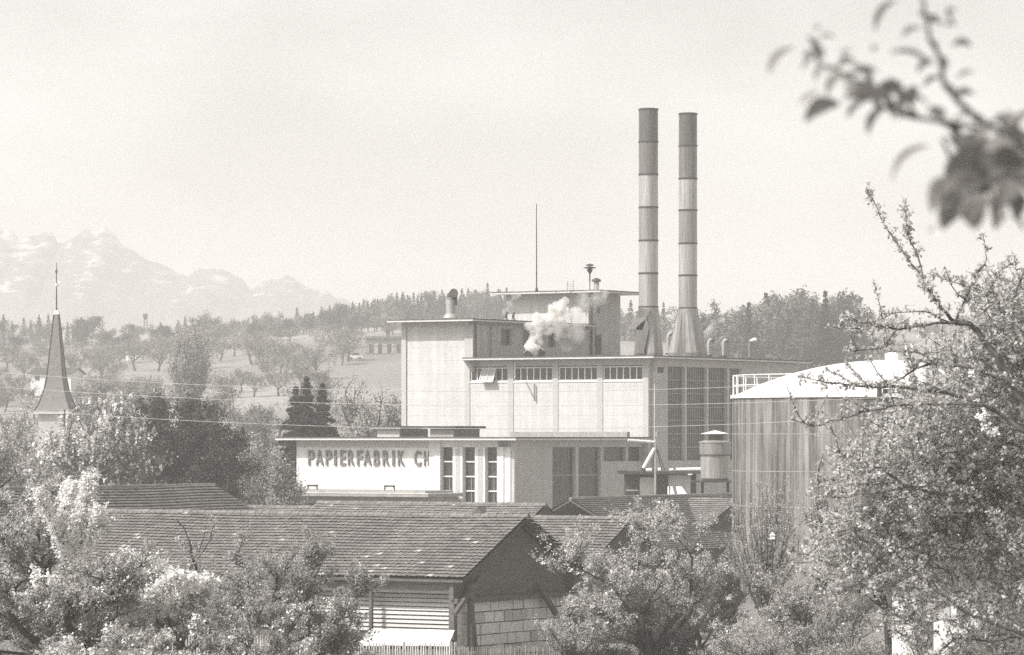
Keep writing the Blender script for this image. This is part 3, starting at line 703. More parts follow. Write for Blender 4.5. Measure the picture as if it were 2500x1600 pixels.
# ------------------------------------------------------------------ tank
TD = 214.; tcx = (2170 - 1250) * TD / F; Rt = 8.72
tank = empty('storage_tank', (tcx, TD, 0), 0, 'big round concrete tank streaked by rain under a white domed cover', 'tank')
zr = CZ + (HOR - 964) * (TD - Rt) / F
MB().lathe([(Rt, GZ - .5), (Rt, zr - .02)], 96).build('shell', M['tank'], tank, True)
bb = MB()
for y in (1060, 1153, 1241, 1330): z = CZ + (HOR - y) * (TD - Rt) / F; bb.lathe([(Rt + .012, z - .02), (Rt + .012, z + .02)], 96, cap=False)
bb.build('band', M['bar'], tank)
Hd = CZ + (HOR - 884) * TD / F - zr; Rs = (Rt * Rt + Hd * Hd) / (2 * Hd)
MB().lathe([(Rt * math.sin(a) , 0) for a in ()] + [(Rt - .25 - (Rt - .3) * k / 24, zr + .1 + math.sqrt(max(0, Rs ** 2 - (Rt - (Rt * k / 24)) ** 2)) - (Rs - Hd)) for k in range(25)], 96).build('dome', M['dome'], tank, True)
MB().lathe([(Rt + .1, zr - .12), (Rt + .1, zr + .06), (Rt - .3, zr + .1)], 96).build('rim', M['dome'], tank)
rl = MB(); zt = zr + .05
for k in range(40):
    a = 2 * math.pi * k / 40; p = (Rt * .995 * math.cos(a), Rt * .995 * math.sin(a))
    rl.path([(p[0], p[1], zt), (p[0], p[1], zt + 1.1)], .028, 6)
for h in (.55, 1.1): rl.path([(Rt * .995 * math.cos(2 * math.pi * k / 80), Rt * .995 * math.sin(2 * math.pi * k / 80), zt + h) for k in range(81)], .026, 6)
rl.build('railing', M['rail'], tank)
MB().lathe([(.5, zr + Hd - .1), (.5, zr + Hd + .42), (.3, zr + Hd + .5)], 16, (.2, -.8)).build('hatch', M['dome'], tank)
MB().path([(.95, -.8, zr + Hd - .1), (.9, -.8, zr + Hd + .9)], .1, 8).build('vent_pipe', M['rail'], tank)
def tp(px_, extra): # point on the near side of the shell
    x = (px_ - 2170) * (TD - 7) / F; return x, -math.sqrt(max(0, (Rt + extra) ** 2 - x * x))
x, y = tp(2108, .2); z1, z2, z3 = (CZ + (HOR - q) * (TD - Rt) / F for q in (935, 1100, 1235))
MB().path([(x, y, z2), (x, y, z1)], .13, 10).build('downpipe', M['dark_metal'], tank, True)
MB().path([(x, y, z3), (x, y, z2)], .1, 10).build('downpipe', M['rail'], tank, True)
x, y = tp(2203, .2); MB().path([(x, y, CZ + (HOR - 1042) * (TD - Rt) / F), (x, y, zr)], .08, 8).build('downpipe', M['rail'], tank, True)
x, y = tp(2228, .5); z0, z1 = (CZ + (HOR - q) * (TD - Rt) / F for q in (968, 898)); MB().box(x - .18, x + .18, y - .3, y + .3, z0, z1).build('duct_box', M['dark_metal'], tank)
for a, b_ in ((2118, 2145), (2152, 2198)):
    x0, y0 = tp(a, .05); x1, y1 = tp(b_, .05); z0 = CZ + (HOR - 1180) * (TD - Rt) / F; z1 = CZ + (HOR - 950) * (TD - Rt) / F
    MB().add([(x0, y0, z0), (x1, y1, z0), (x1, y1, z1), (x0, y0, z1), (x0, y0 + .3, z0), (x1, y1 + .3, z0), (x1, y1 + .3, z1), (x0, y0 + .3, z1)], [(0, 1, 2, 3), (0, 4, 5, 1), (1, 5, 6, 2), (2, 6, 7, 3), (3, 7, 4, 0)]).build('dark_panel', M['dark_metal'], tank)  # two plain dark panels over the shell, right of the downpipe
t = MB(); q0, q1 = at(2226, 842, 220), at(2300, 850, 222); t.path([at(2226, 905, 220), q0, q1, at(2300, 905, 222)], .07, 8)
t.path([at(2226, 865, 220), at(2300, 872, 222)], .05, 8)
tag(t.build('dome_handrail', M['rail']), 'white handrail frame standing on the far side of the tank dome', 'railing')

# ------------------------------------------------------------------ barns with real tiles
rng = np.random.RandomState(7)
def tiles(O, A, B, La, Lb, row=.33, col=.24, m='tile', pale=0.004, sag=0.0):
    """courses of separate curved tiles on the slope O + a*A + b*B"""
    O, A, B = (np.array(q, float) for q in (O, A, B)); N_ = np.cross(A, B); N_ /= np.linalg.norm(N_)
    if N_[2] < 0: N_ = -N_
    nr, nc = int(round(Lb / row)), int(round(La / col)); row = Lb / nr; col = La / nc
    Vs = []; Fs = []; Vp = []; Fp = []
    prof = np.array([0, .35, .7, 1.0]); hh = np.array([.0, .03, .03, .0])
    for r in range(nr):
        for c_ in range(nc):
            a0 = c_ * col; b0 = r * row; jit = rng.normal(0, .004); tilt = rng.normal(0, .006)
            up = []; lo = []; un = []
            wob = sag * math.sin(math.pi * a0 / La) + .018 * math.sin(a0 * .7 + r * .13) * (1 if sag else .5)
            for p_, h_ in zip(prof, hh):
                a_ = a0 + p_ * col * 1.0
                up.append(O + A * a_ + B * (b0 - .05) + N_ * (h_ * .6 + jit - wob))
                lo.append(O + A * a_ + B * (b0 + row + .035 + tilt) + N_ * (h_ + .066 + jit - wob))
                un.append(O + A * a_ + B * (b0 + row + .035 + tilt) + N_ * (h_ + .05 + jit - wob))
            pale_t = rng.rand() < pale * (1 + 3 * (r > nr * .7))
            vs, fs = (Vp, Fp) if pale_t else (Vs, Fs)
            k = len(vs); vs += up + lo + un
            for i in range(3): fs += [(k + i, k + i + 1, k + 5 + i, k + 4 + i), (k + 4 + i, k + 5 + i, k + 9 + i, k + 8 + i)]
    return (Vs, Fs), (Vp, Fp)
def tiled(name, parent, m, *a, **k):
    (v, f), (vp, fp) = tiles(*a, **k)
    k0 = len(v); me = np_mesh(name, v + vp, f + [tuple(i + k0 for i in q) for q in fp], M[m]); me.materials.append(M['tile_pale'])
    mi = np.zeros(len(me.polygons), np.int32); mi[len(f):] = 1; me.polygons.foreach_set('material_index', mi)   # a few lichen covered tiles
    return link(name, me, parent)
def ridge_caps(mb, x0, x1, y, z, r=.13, step=.36):
    n = int((x1 - x0) / step)
    for i in range(n):
        a = x0 + (x1 - x0) * i / n; b_ = x0 + (x1 - x0) * (i + 1) / n + .05
        mb.path([(a, y, z), (b_, y, z + rng.normal(0, .006))], [r * .82, r], 8)
def barn(name, label, X0, Y0, deg, Lr, w, zr_, ze, m='tile', over=.35, gable=True, wall_h=None, back=True, row=.25, pale=.003, group=None, sag=.05, gdepth=.5):
    """ridge along local x from -Lr to 0 with its near gable at x = 0; front slope towards local -y"""
    t = empty(name, (X0, Y0, 0), R(deg), label, 'barn', group)
    sl = math.hypot(w, zr_ - ze); Bf = np.array([0, -w, ze - zr_]) / sl; Bb = np.array([0, w, ze - zr_]) / sl
    tiled('roof_slope', t, m, (-Lr, 0, zr_), (1, 0, 0), Bf, Lr + over, sl, row=row, pale=pale, sag=sag)
    tiled('roof_slope', t, m, (-Lr, 0, zr_), (1, 0, 0), Bb, Lr + over, sl, row=row * 1.5, col=.4, pale=pale, sag=sag)
    u = MB(); q = .10
    u.poly_x([(0, zr_ - q), (-w, ze - q), (-w, ze - q - .08), (0, zr_ - q - .1), (w, ze - q - .08), (w, ze - q)], -Lr, over - .03); u.build('roof_boarding', M['roof_under'], t)
    rc = MB(); ridge_caps(rc, -Lr, over, 0, zr_ - .02 - sag * .3); rc.build('ridge_tiles', M['tile2'], t)
    return t
D0 = 150.; bx = (1270 - 1250) * D0 / F; zrb = CZ + (HOR - 1260) * D0 / F; zeb = CZ + (HOR - 1411) * 146.2 / F; wb = 4.66; Lb_ = 24.
b1 = barn('open_barn', 'front open barn with a long tiled roof and a dark gable over stacked bales', bx, D0, A32, Lb_, wb, zrb, zeb, pale=.008)
gz0_ = zrb - (zrb - zeb) * .99
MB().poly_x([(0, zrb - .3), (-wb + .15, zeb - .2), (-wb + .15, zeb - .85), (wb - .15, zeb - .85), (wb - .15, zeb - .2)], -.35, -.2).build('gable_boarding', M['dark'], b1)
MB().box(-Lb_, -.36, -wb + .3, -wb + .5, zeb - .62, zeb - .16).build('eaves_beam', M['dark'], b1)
f1 = Frame(bx, D0, A32); vp = -wb + .35
def post(px_, v, wd, z0, z1, lean=0): u = f1.U(px_, v); return MB().bar((u + lean, v, z0), (u, v, z1), wd)
post(1106, vp, .24, 1.0, zeb - .2).build('post', M['dark'], b1)
post(906, vp, .13, 1.0, zeb - .2).build('post', M['dark'], b1)
post(700, vp, .2, 1.0, zeb - .2).build('post', M['dark'], b1)
ug = .05
def V1(px_): return f1.V(px_, ug)
GZ1 = lambda y, v: f1.Z(y, ug, v)
def gp(px_, y): v = V1(px_); return (ug, v, GZ1(y, v))
MB().bar(gp(1149, 1590), gp(1149, 1425), .2).build('post', M['dark'], b1)
MB().bar(gp(1110, 1500), gp(1170, 1410), .16).build('brace', M['dark'], b1)
MB().bar(gp(1163, 1590), gp(1152, 1478), .11).build('brace', M['dark'], b1)
MB().bar(gp(1358, 1500), gp(1316, 1432), .18).build('brace', M['dark'], b1)
MB().bar(gp(1400, 1590), gp(1400, 1400), .2).build('post', M['dark'], b1)
MB().bar((-.12, -wb + .2, zeb - .9), (-.12, wb - .2, zeb - .9), .16, .2).build('tie_beam', M['dark'], b1)
# weatherboard wall below the front eave
ww = MB(); v = -wb + .9; ua, ub = f1.U(560, v), f1.U(1100, v)
z = f1.Z(1545, ub, v); zt = zeb - .25; k = 0
while z < zt:
    ww.add([(ua, v - .07, z), (ub, v - .07, z), (ub, v, z + .118), (ua, v, z + .118), (ua, v - .03, z - .004), (ub, v - .03, z - .004)], [(0, 1, 2, 3), (0, 4, 5, 1)])
    z += .165
b1w = ww.build('weatherboard_wall', M['plank'], b1)
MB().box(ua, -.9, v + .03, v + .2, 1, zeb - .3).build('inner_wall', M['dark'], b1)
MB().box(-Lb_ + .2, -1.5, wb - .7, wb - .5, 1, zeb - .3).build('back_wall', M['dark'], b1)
# white sheets on a low lean-to
va, vb2 = -wb - .1, -wb - 2.6
lt = empty('lean_to_roof', (bx, D0, 0), R(A32), 'low lean-to covered with white sheets in front of the weatherboard wall', 'lean-to')
e = [f1.U(x, va) for x in (905, 960, 1012, 1042, 1107)]; eb = [f1.U(x, vb2) for x in (868, 930, 990, 1020, 1092)]
for i in range(4):
    zt_, zb_ = f1.Z(1536 + i * .5, e[i], va), f1.Z(1573 + i * .3, eb[i], vb2)
    o_ = .012 * (i % 2)
    q = [(e[i], va, zt_ + o_), (e[i + 1] + .05, va, zt_ + o_), (eb[i + 1] + .05, vb2, zb_ + o_), (eb[i], vb2, zb_ + o_)]
    MB().add(q + [(a, b_, c_ - .04) for a, b_, c_ in q], [(0, 1, 2, 3), (7, 6, 5, 4), (0, 4, 5, 1), (1, 5, 6, 2), (2, 6, 7, 3), (3, 7, 4, 0)]).build('roof_sheet', M['sheet'], lt)
q = [(e[0], va), (e[4], va), (eb[4] - .05, vb2 + .15), (eb[0], vb2 + .15)]; zl = f1.Z(1577, eb[0], vb2)
MB().add([(a, b_, zl - .1) for a, b_ in q] + [(a, b_, .9) for a, b_ in q], [(0, 1, 5, 4), (1, 2, 6, 5), (2, 3, 7, 6), (3, 0, 4, 7)]).build('lean_to_wall', M['dark'], lt)
# paper bales stacked in the gable opening
bi = 0; rr = random.Random(5)
bale_words = ('narrow', 'broad')
zrow = [1.15, 1.72, 2.24, 2.78, 3.32]; zrow = [f1.Z(y, ug - .4, -2) for y in (1603, 1576, 1549, 1521, 1493, 1465, 1437)]
for r_ in range(6):
    v = max(V1(1113), -wb + .37)
    while v < wb - .3:
        wd = rr.choice((.34, .45, .55, .7, .9)); v1 = min(v + wd, wb - .2)
        if v1 - v < .2: break
        dx = rr.uniform(-.06, .06); g = .022
        mm = M['bale_grey'] if rr.random() < .22 else M['bale']
        o = MB().box(ug - (.5 if v < -wb + .95 else 1.6) + dx, ug - .4 + dx, v + g, v1 - g, zrow[r_] + .012, zrow[r_ + 1] - .012 - rr.uniform(0, .03))
        for q in (.33, .66): o.box(ug - .41 + dx, ug - .392 + dx, v + g + (v1 - v) * q - .015, v + g + (v1 - v) * q + .005, zrow[r_] + .02, zrow[r_ + 1] - .05)
        o = o.build('paper_bale', mm); o.location = (bx, D0, 0); o.rotation_euler = (0, 0, R(A32))
        tag(o, ('darker grey' if mm is M['bale_grey'] else 'pale') + ' paper bale in the stack under the barn gable, ' + ('bottom row', 'second row', 'third row', 'fourth row', 'fifth row', 'top row')[r_], 'bale', ('grey' if mm is M['bale_grey'] else 'pale') + ' bales of the %s row' % ('bottom', 'second', 'third', 'fourth', 'fifth', 'top')[r_])
        v = v1; bi += 1
MB().box(-2.4, -2.2, -wb + .9, wb - .6, 1, zeb).build('inner_partition', M['dark'], b1)

# second barn behind it, third barn further back
Dm = 168.; mx = (1530 - 1250) * Dm / F; zm = CZ + (HOR - 1265) * (Dm) / F
b2 = barn('tiled_barn', 'second long tiled barn just behind the front barn, ridge reaching the leafy middle tree', mx, Dm, A32, 27, 5.2, zm, zm - 2.6, pale=.004)
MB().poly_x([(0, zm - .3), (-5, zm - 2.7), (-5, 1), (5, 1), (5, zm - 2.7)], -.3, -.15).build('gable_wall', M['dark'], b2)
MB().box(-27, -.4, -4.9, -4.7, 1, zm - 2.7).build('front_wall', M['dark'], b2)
Dr = 193.; rx = (1318 - 1250) * Dr / F; zr3 = CZ + (HOR - 1232) * Dr / F
b3 = barn('tiled_barn', 'third tiled barn with a small peaked dormer, its ridge just below the tall hall windows', rx, Dr, A32, 13.6, 4.6, zr3, zr3 - 2.4, m='tile2', pale=.012)
MB().poly_x([(0, zr3 - .2), (-4.4, zr3 - 2.5), (-4.4, 1), (4.4, 1), (4.4, zr3 - 2.5)], .15, .3).build('gable_wall', M['dark'], b3)
f3 = Frame(rx, Dr, A32); v = -1.15; u = f3.U(1165, v); zt = f3.Z(1238, u, v); zb = f3.Z(1259, u, v)
dm = MB(); dm.add([(u - .45, v, zb), (u + .45, v, zb), (u, v, zt), (u - .45, v + 1.4, zb), (u + .45, v + 1.4, zb), (u, v + 1.2, zt)], [(0, 1, 2), (5, 4, 3), (0, 2, 5, 3), (1, 4, 5, 2)])
dm.build('dormer', M['dark'], b3)
r2x = f3.xy(-13.7, 0); zr4 = CZ + (HOR - 1239) * r2x[1] / F
b4 = barn('tiled_barn', 'short lower tiled roof continuing leftwards from the third barn', r2x[0], r2x[1], A32, 6.4, 4.4, zr4, zr4 - 2.2, m='tile2', pale=.01, sag=.02)
# left barn, ridge running away to the right
Dl = 200.; lx = (511 - 1250) * Dl / F; zl_ = CZ + (HOR - 1184) * Dl / F
b5 = barn('long_barn', 'long tiled barn at far left below the dark trees, deep shadow lines between its courses', lx, Dl, A32 + 90, 26, 6.2, zl_, zl_ - 3.0, m='tile2', row=.31, pale=.0)
MB().box(-26, -.2, -6, -5.8, .5, zl_ - 3.1).build('front_wall', M['dark'], b5)
# right barn with cross gable
Dx = 226.; xx = (1392 - 1250) * Dx / F; zx = CZ + (HOR - 1217) * Dx / F
fx = Frame(xx, Dx, A32 + 90)
b6 = barn('cross_gabled_barn', 'tiled barn with a dark cross gable next to the concrete tank', xx + 22 * fx.c, Dx + 22 * fx.s, A32 + 90, 22, 6.0, zx, zx - 3.0, m='tile2', pale=.006)
MB().poly_x([(0, zx - .25), (-5.8, zx - 3.05), (-5.8, .6), (5.8, .6), (5.8, zx - 3.05)], -22 + 2.6, -22 + 2.75).build('gable_wall', M['dark'], b6)
MB().box(-21.6, 0, -5.8, -5.6, .5, zx - 3.1).build('side_wall', M['dark'], b6)
# the cross gable: ridge along the mill front direction, meeting the slope of the main roof
ax, ay = 13.75, 235.5; zg = CZ + (HOR - 1217) * ay / F
cgw = 5.7; cze = zg - 2.15
ca, sa = math.cos(R(-90)), math.sin(R(-90))
def cg(u, v, z): # mill-direction offsets -> the barn's axes
    wx = ax + u * mf.c - v * mf.s - b6.location.x; wy = ay + u * mf.s + v * mf.c - b6.location.y
    return (wx * fx.c + wy * fx.s, -wx * fx.s + wy * fx.c, z)
sl = math.hypot(cgw, zg - cze)
O_ = np.array(cg(-3.2, 0, zg)); A_ = np.array(cg(1, 0, 0)) - np.array(cg(0, 0, 0)); Bv = (np.array(cg(0, -cgw, cze)) - np.array(cg(0, 0, zg))) / sl
tiled('cross_roof_slope', b6, 'tile2', O_, A_, Bv, 3.5, sl, pale=.01)
Bv = (np.array(cg(0, cgw, cze)) - np.array(cg(0, 0, zg))) / sl
tiled('cross_roof_slope', b6, 'tile2', O_, A_, Bv, 3.5, sl, pale=.01)
gm = MB(); pts = [(-cgw + .1, cze - .1), (0, zg - .2), (cgw - .1, cze - .1), (cgw - .1, .6), (-cgw + .1, .6)]
gm.add([cg(0, *p) for p in pts] + [cg(-.2, *p) for p in pts], [(0, 1, 2, 3, 4), (9, 8, 7, 6, 5)] + [(i, (i + 1) % 5, (i + 1) % 5 + 5, i + 5) for i in range(5)])
gm.build('cross_gable', M['dark'], b6)
bl = MB()
for yy in (1289, 1304): bl.bar(cg(.1, -4.2, CZ + (HOR - yy) * 232 / F), cg(.1, -.6, CZ + (HOR - yy - 5) * 235 / F), .03)
bl.build('gable_wire', M['pipe_grey'], b6)

# ------------------------------------------------------------------ fences
def picket_fence(px0, px1, ytop, D_, name, label, m, h=1.0, pitch=.088, wd=.045, seed=1):
    r_ = random.Random(seed); t = empty(name, (0, 0, 0), 0, label, 'fence', 'picket fences along the garden')
    x0, x1 = (px0 - 1250) * D_ / F, (px1 - 1250) * D_ / F; zt = CZ + (HOR - ytop) * D_ / F
    p = MB(); x = x0
    while x < x1:
        hh = zt + r_.uniform(-.05, .03); tl = r_.uniform(-.018, .018); wv = wd * r_.uniform(.85, 1.1)
        y = D_ + r_.uniform(-.01, .01)
        b_ = [(x + tl - wv / 2, y, hh - .04), (x + tl + wv / 2, y, hh - .04), (x + tl, y, hh)]
        lo = [(x - wv / 2, y, zt - h), (x + wv / 2, y, zt - h)]
        vs = [lo[0], lo[1], b_[1], b_[2], b_[0]]; vs += [(a, bb_ + .022, c_) for a, bb_, c_ in vs]
        p.add(vs, [(0, 1, 2, 3, 4), (9, 8, 7, 6, 5)] + [(i, (i + 1) % 5, (i + 1) % 5 + 5, i + 5) for i in range(5)])
        x += pitch * r_.uniform(.92, 1.08)
    p.build('picket_row', M[m], t)
    for dz in (.28, .75): MB().box(x0, x1, D_ + .03, D_ + .075, zt - dz - .05, zt - dz + .02).build('rail', M['fence_dark'], t)
    n = max(2, int((x1 - x0) / 1.8))
    for k in range(n + 1):
        xp = x0 + (x1 - x0) * k / n; MB().box(xp - .05, xp + .05, D_ + .08, D_ + .17, zt - h - .4, zt - .02).build('post', M['fence_dark'], t)
picket_fence(395, 850, 1550, 128, 'picket_fence', 'picket fence half hidden by the blossoming trees at left', 'fence', seed=2)
picket_fence(862, 1112, 1567, 130, 'picket_fence', 'bright white picket fence below the white sheeted lean-to', 'fence', seed=3)
picket_fence(1113, 1420, 1577, 131, 'picket_fence', 'weathered grey picket fence in front of the stacked bales', 'fence_dark', pitch=.075, wd=.04, seed=4)
picket_fence(1420, 1850, 1586, 132, 'picket_fence', 'picket fence darkened by painted shade under the leafy middle tree', 'fence_dark', pitch=.11, seed=5)  # shade under the tree is put into the darker picket colour

# ------------------------------------------------------------------ overhead wires
def wire(pts, D_, label):
    xs_, ys_ = zip(*pts); c_ = np.polyfit(xs_, ys_, 2); P_ = []
    for x in np.linspace(-80, 2700, 60): P_.append(at(x, np.polyval(c_, x), D_))
    tag(MB().path(P_, .012, 5).build('overhead_wire', M['slab_edge']), label, 'wire', 'overhead wires')
wire(((0, 911), (320, 931), (700, 948), (980, 955), (1300, 956), (1620, 951), (1790, 945)), 185, 'highest of the three pale wires crossing the church spire')
wire(((0, 946), (320, 964), (700, 983), (980, 990), (1300, 991), (1700, 986), (2180, 970)), 185, 'middle of the three pale wires sagging across the mill front')
wire(((310, 1019), (600, 1034), (916, 1044), (1300, 1047), (1700, 1039), (1930, 1030)), 185, 'lowest of the three pale wires passing above the hall roof')

# ------------------------------------------------------------------ church spire
D = 340.; c = at(138, 1000, D); zz = lambda y: CZ + (HOR - y) * D / F
ch = empty('church_steeple', (c.x, c.y, 0), 0, 'slender shingled church spire with flared foot, ball and cross', 'church steeple')
ang = R(-7)
def sq(prof, m, name, n=4, parent=None):
    vs = []; fs = []
    for h, z in prof:
        for k in range(n):
            a = ang + math.pi / n + 2 * math.pi * k / n + (0 if n == 4 else 0); r = h / math.cos(math.pi / n) if n == 4 else h
            vs.append((r * math.cos(a), r * math.sin(a), z))
    for i in range(len(prof) - 1):
        for k in range(n): fs.append((i * n + k, i * n + (k + 1) % n, (i + 1) * n + (k + 1) % n, (i + 1) * n + k))
    fs += [tuple(range(n - 1, -1, -1)), tuple(range((len(prof) - 1) * n, len(prof) * n))]
    return MB().add(vs, fs).build(name, M[m], parent or ch)
pxm = D / F * .82
sq([(56 * pxm, zz(1005)), (50 * pxm, zz(998)), (43 * pxm, zz(985)), (36.5 * pxm, zz(967)), (30.5 * pxm, zz(950)), (26.5 * pxm, zz(936)), (23.5 * pxm, zz(915)), (20 * pxm, zz(885)), (7 * pxm, zz(768))], 'shingle', 'spire')
sq([(57.5 * pxm, zz(1011)), (57.5 * pxm, zz(1005.5))], 'slab_edge', 'eaves')
sq([(44 * pxm, GZ), (44 * pxm, zz(1011))], 'side_wall', 'tower')
sq([(8 * pxm, zz(768)), (7.5 * pxm, zz(765)), (3 * pxm, zz(758))], 'sheet', 'spire_cap')
MB().path([(0, 0, zz(760)), (0, 0, zz(645))], [.07, .03], 6).build('rod', M['dark_metal'], ch)
z = zz(697); MB().lathe([(.15 * math.sin(math.pi * k / 8) + .002, z - .15 * math.cos(math.pi * k / 8)) for k in range(9)], 14).build('ball', M['dome'], ch, True)
x = MB(); x.bar((0, 0, zz(684)), (0, 0, zz(642)), .06); x.bar((-.16, 0, zz(664)), (.16, 0, zz(664)), .06)
for s_ in (-1, 1): x.bar((s_ * .09, 0, zz(664)), (0, 0, zz(656)), .035); x.bar((s_ * .09, 0, zz(664)), (0, 0, zz(672)), .035)
x.build('cross', M['dark_metal'], ch)
eg = MB(); prof = [(56, 1005), (43, 985), (30.5, 950), (23.5, 915), (7, 768)]
for k in range(4):
    a = ang + math.pi / 4 + math.pi / 2 * k
    eg.path([(h * pxm * 1.4142 * math.cos(a), h * pxm * 1.4142 * math.sin(a), zz(y)) for h, y in prof], .05, 5)
eg.build('hip_edge', M['dark_metal'], ch)

# ------------------------------------------------------------------ houses on the hill
def house(px0, px1, ybase, yeave, yridge, D_, deg, dep, label, wallm='white2', roofm='far_roof', wins=3, scaffold=False):
    a, b_ = at(px0, ybase, D_), at(px1, ybase, D_); wd = (b_.x - a.x); t = empty('hillside_house', ((a.x + b_.x) / 2, D_, 0), R(deg), label, 'house', 'houses on the hillside')
    zb, ze, zt = (CZ + (HOR - y) * D_ / F for y in (ybase, yeave, yridge)); h = wd / 2
    w_ = MB(); w_.box(-h, h, 0, dep, zb - 2, ze); w_.add([(-h, 0, ze), (-h, dep, ze), (-h, dep / 2, zt - .1), (h, 0, ze), (h, dep, ze), (h, dep / 2, zt - .1)], [(0, 1, 2), (5, 4, 3)])
    w_.build('wall', M[wallm], t)
    rf = MB(); o_ = .5
    for s_ in (0, 1):
        y0, y1 = (-o_, dep / 2) if s_ == 0 else (dep + o_, dep / 2); zo = ze - (zt - ze) * o_ / (dep / 2)
        q = [(-h - o_, y0, zo), (h + o_, y0, zo), (h + o_, y1, zt), (-h - o_, y1, zt)]
        rf.add(q + [(x_, y_, z_ + .15) for x_, y_, z_ in q], [(0, 1, 2, 3), (7, 6, 5, 4), (0, 4, 5, 1), (1, 5, 6, 2), (2, 6, 7, 3), (3, 7, 4, 0)])
    rf.build('roof', M[roofm], t)
    for k in range(wins):
        x_ = -h + wd * (k + .5) / wins; MB().box(x_ - .4, x_ + .4, -.04, .02, zb + (ze - zb) * .35, zb + (ze - zb) * .8).build('window', M['glass'], t)
    MB().box(-h * .3, -h * .3 + .5, dep * .6, dep * .6 + .5, zt - .6, zt + .6).build('chimney', M['concrete'], t)
    return t
house(72, 176, 938, 912, 899, 660, -14, 6, 'white chalet with a dark roof half hidden by the church spire')
house(312, 332, 858, 849, 843, 840, 10, 5, 'tiny white farmhouse between trees below the lattice tower', wins=1)
hs = house(893, 985, 886, 828, 822, 760, -8, 9, 'unfinished grey house with scaffolding left of the mill on the hill', wallm='concrete', wins=4)
sc = MB(); D_ = 757
for x in (896, 912, 928, 946, 964, 982): sc.path([at(x, 892, D_), at(x, 824, D_)], .07, 5)
for y in (828, 846, 864): sc.bar(at(890, y, D_), at(985, y, D_), .22, .12)
o = sc.build('scaffold', M['bark_far'], hs); o.matrix_parent_inverse = (Matrix.Translation(hs.location) @ Matrix.Rotation(R(-8), 4, 'Z')).inverted()
t = empty('lattice_tower', (0, 0, 0), 0, 'faint thin lattice tower standing on the left hill crest', 'tower'); D = 940.
lg = MB()
for s_ in (-1, 1):
    for q in (-.5, .5): lg.path([at(355 + s_ * 5, 812, D) + Vector((0, q, 0)), at(355 + s_ * 3, 772, D) + Vector((0, q * .6, 0))], .16, 5)
for k in range(6):
    y = 812 - k * 7; h = 5 - k * .33; lg.bar(at(355 - h, y, D), at(355 + h - .3, y - 7, D), .14); lg.bar(at(355 + h, y, D), at(355 - h + .3, y - 7, D), .14)
lg.build('lattice_leg', M['pipe_grey'], t)
q = at(355, 776, D); MB().box(q.x - .5, q.x + .5, D - .5, D + .5, q.z - .2, q.z + .9).build('cabin', M['bark_far'], t)
MB().path([at(355, 770, D), at(355, 762, D)], .08, 5).build('spike', M['pipe_grey'], t)
t = empty('parked_car', (0, 0, 0), R(0), 'tiny white car on the field left of the unfinished house', 'car'); D = 745.; q = at(868, 884, D)
zc_ = float(tz(q.x, q.y)); 
MB().box(q.x - 1.4, q.x + 1.4, D - .8, D + .8, zc_ + .3, zc_ + .85).build('body', M['sheet'], t)
MB().add([(q.x - .9, D - .7, zc_ + .85), (q.x + 1.0, D - .7, zc_ + .85), (q.x + .6, D - .6, zc_ + 1.35), (q.x - .5, D - .6, zc_ + 1.35), (q.x - .9, D + .7, zc_ + .85), (q.x + 1.0, D + .7, zc_ + .85), (q.x + .6, D + .6, zc_ + 1.35), (q.x - .5, D + .6, zc_ + 1.35)],
         [(0, 1, 2, 3), (7, 6, 5, 4), (0, 4, 5, 1), (1, 5, 6, 2), (2, 6, 7, 3), (3, 7, 4, 0)]).build('cabin', M['glass'], t)
for sx in (-.9, .9): MB().path([(q.x + sx, D - .85, zc_ + .3), (q.x + sx, D + .85, zc_ + .3)], .3, 12).build('wheel', M['dark'], t)
# ------------------------------------------------------------------ vegetation
def unit(v): return v / np.maximum(np.linalg.norm(v, axis=-1, keepdims=True), 1e-9)
def leaf_quads(P, size, rg, aspect=.55, up=.5, var=.35, droop=0.0):
    """one small pointed face per leaf"""
    n = len(P); nrm = unit(rg.normal(size=(n, 3)) + np.array([0, 0, up]) + np.array(sd) * .8); t = rg.normal(size=(n, 3)); t[:, 2] -= droop
    t = unit(t - nrm * (t * nrm).sum(1, keepdims=True)); b = np.cross(nrm, t)
    s = size * (1 + rg.uniform(-var, var, n))[:, None]
    V = np.stack([P - t * s * .5, P + b * s * aspect * .5 + t * s * .06, P + t * s * .5 + nrm * s * .08, P - b * s * aspect * .5 + t * s * .06], 1).reshape(-1, 3)
    return V, np.arange(n * 4).reshape(-1, 4)
def curve(p0, p1, rg, k=6, bend=.12, up=0.0):
    p0 = np.array(p0, float); p1 = np.array(p1, float); d = np.linalg.norm(p1 - p0); t = np.linspace(0, 1, k)[:, None]
    c = (p0 + p1) / 2 + rg.normal(0, bend * d, 3) + np.array([0, 0, up * d])
    P = (1 - t) ** 2 * p0 + 2 * t * (1 - t) * c + t ** 2 * p1
    P[1:-1] += rg.normal(0, bend * .12 * d, (k - 2, 3)); return P
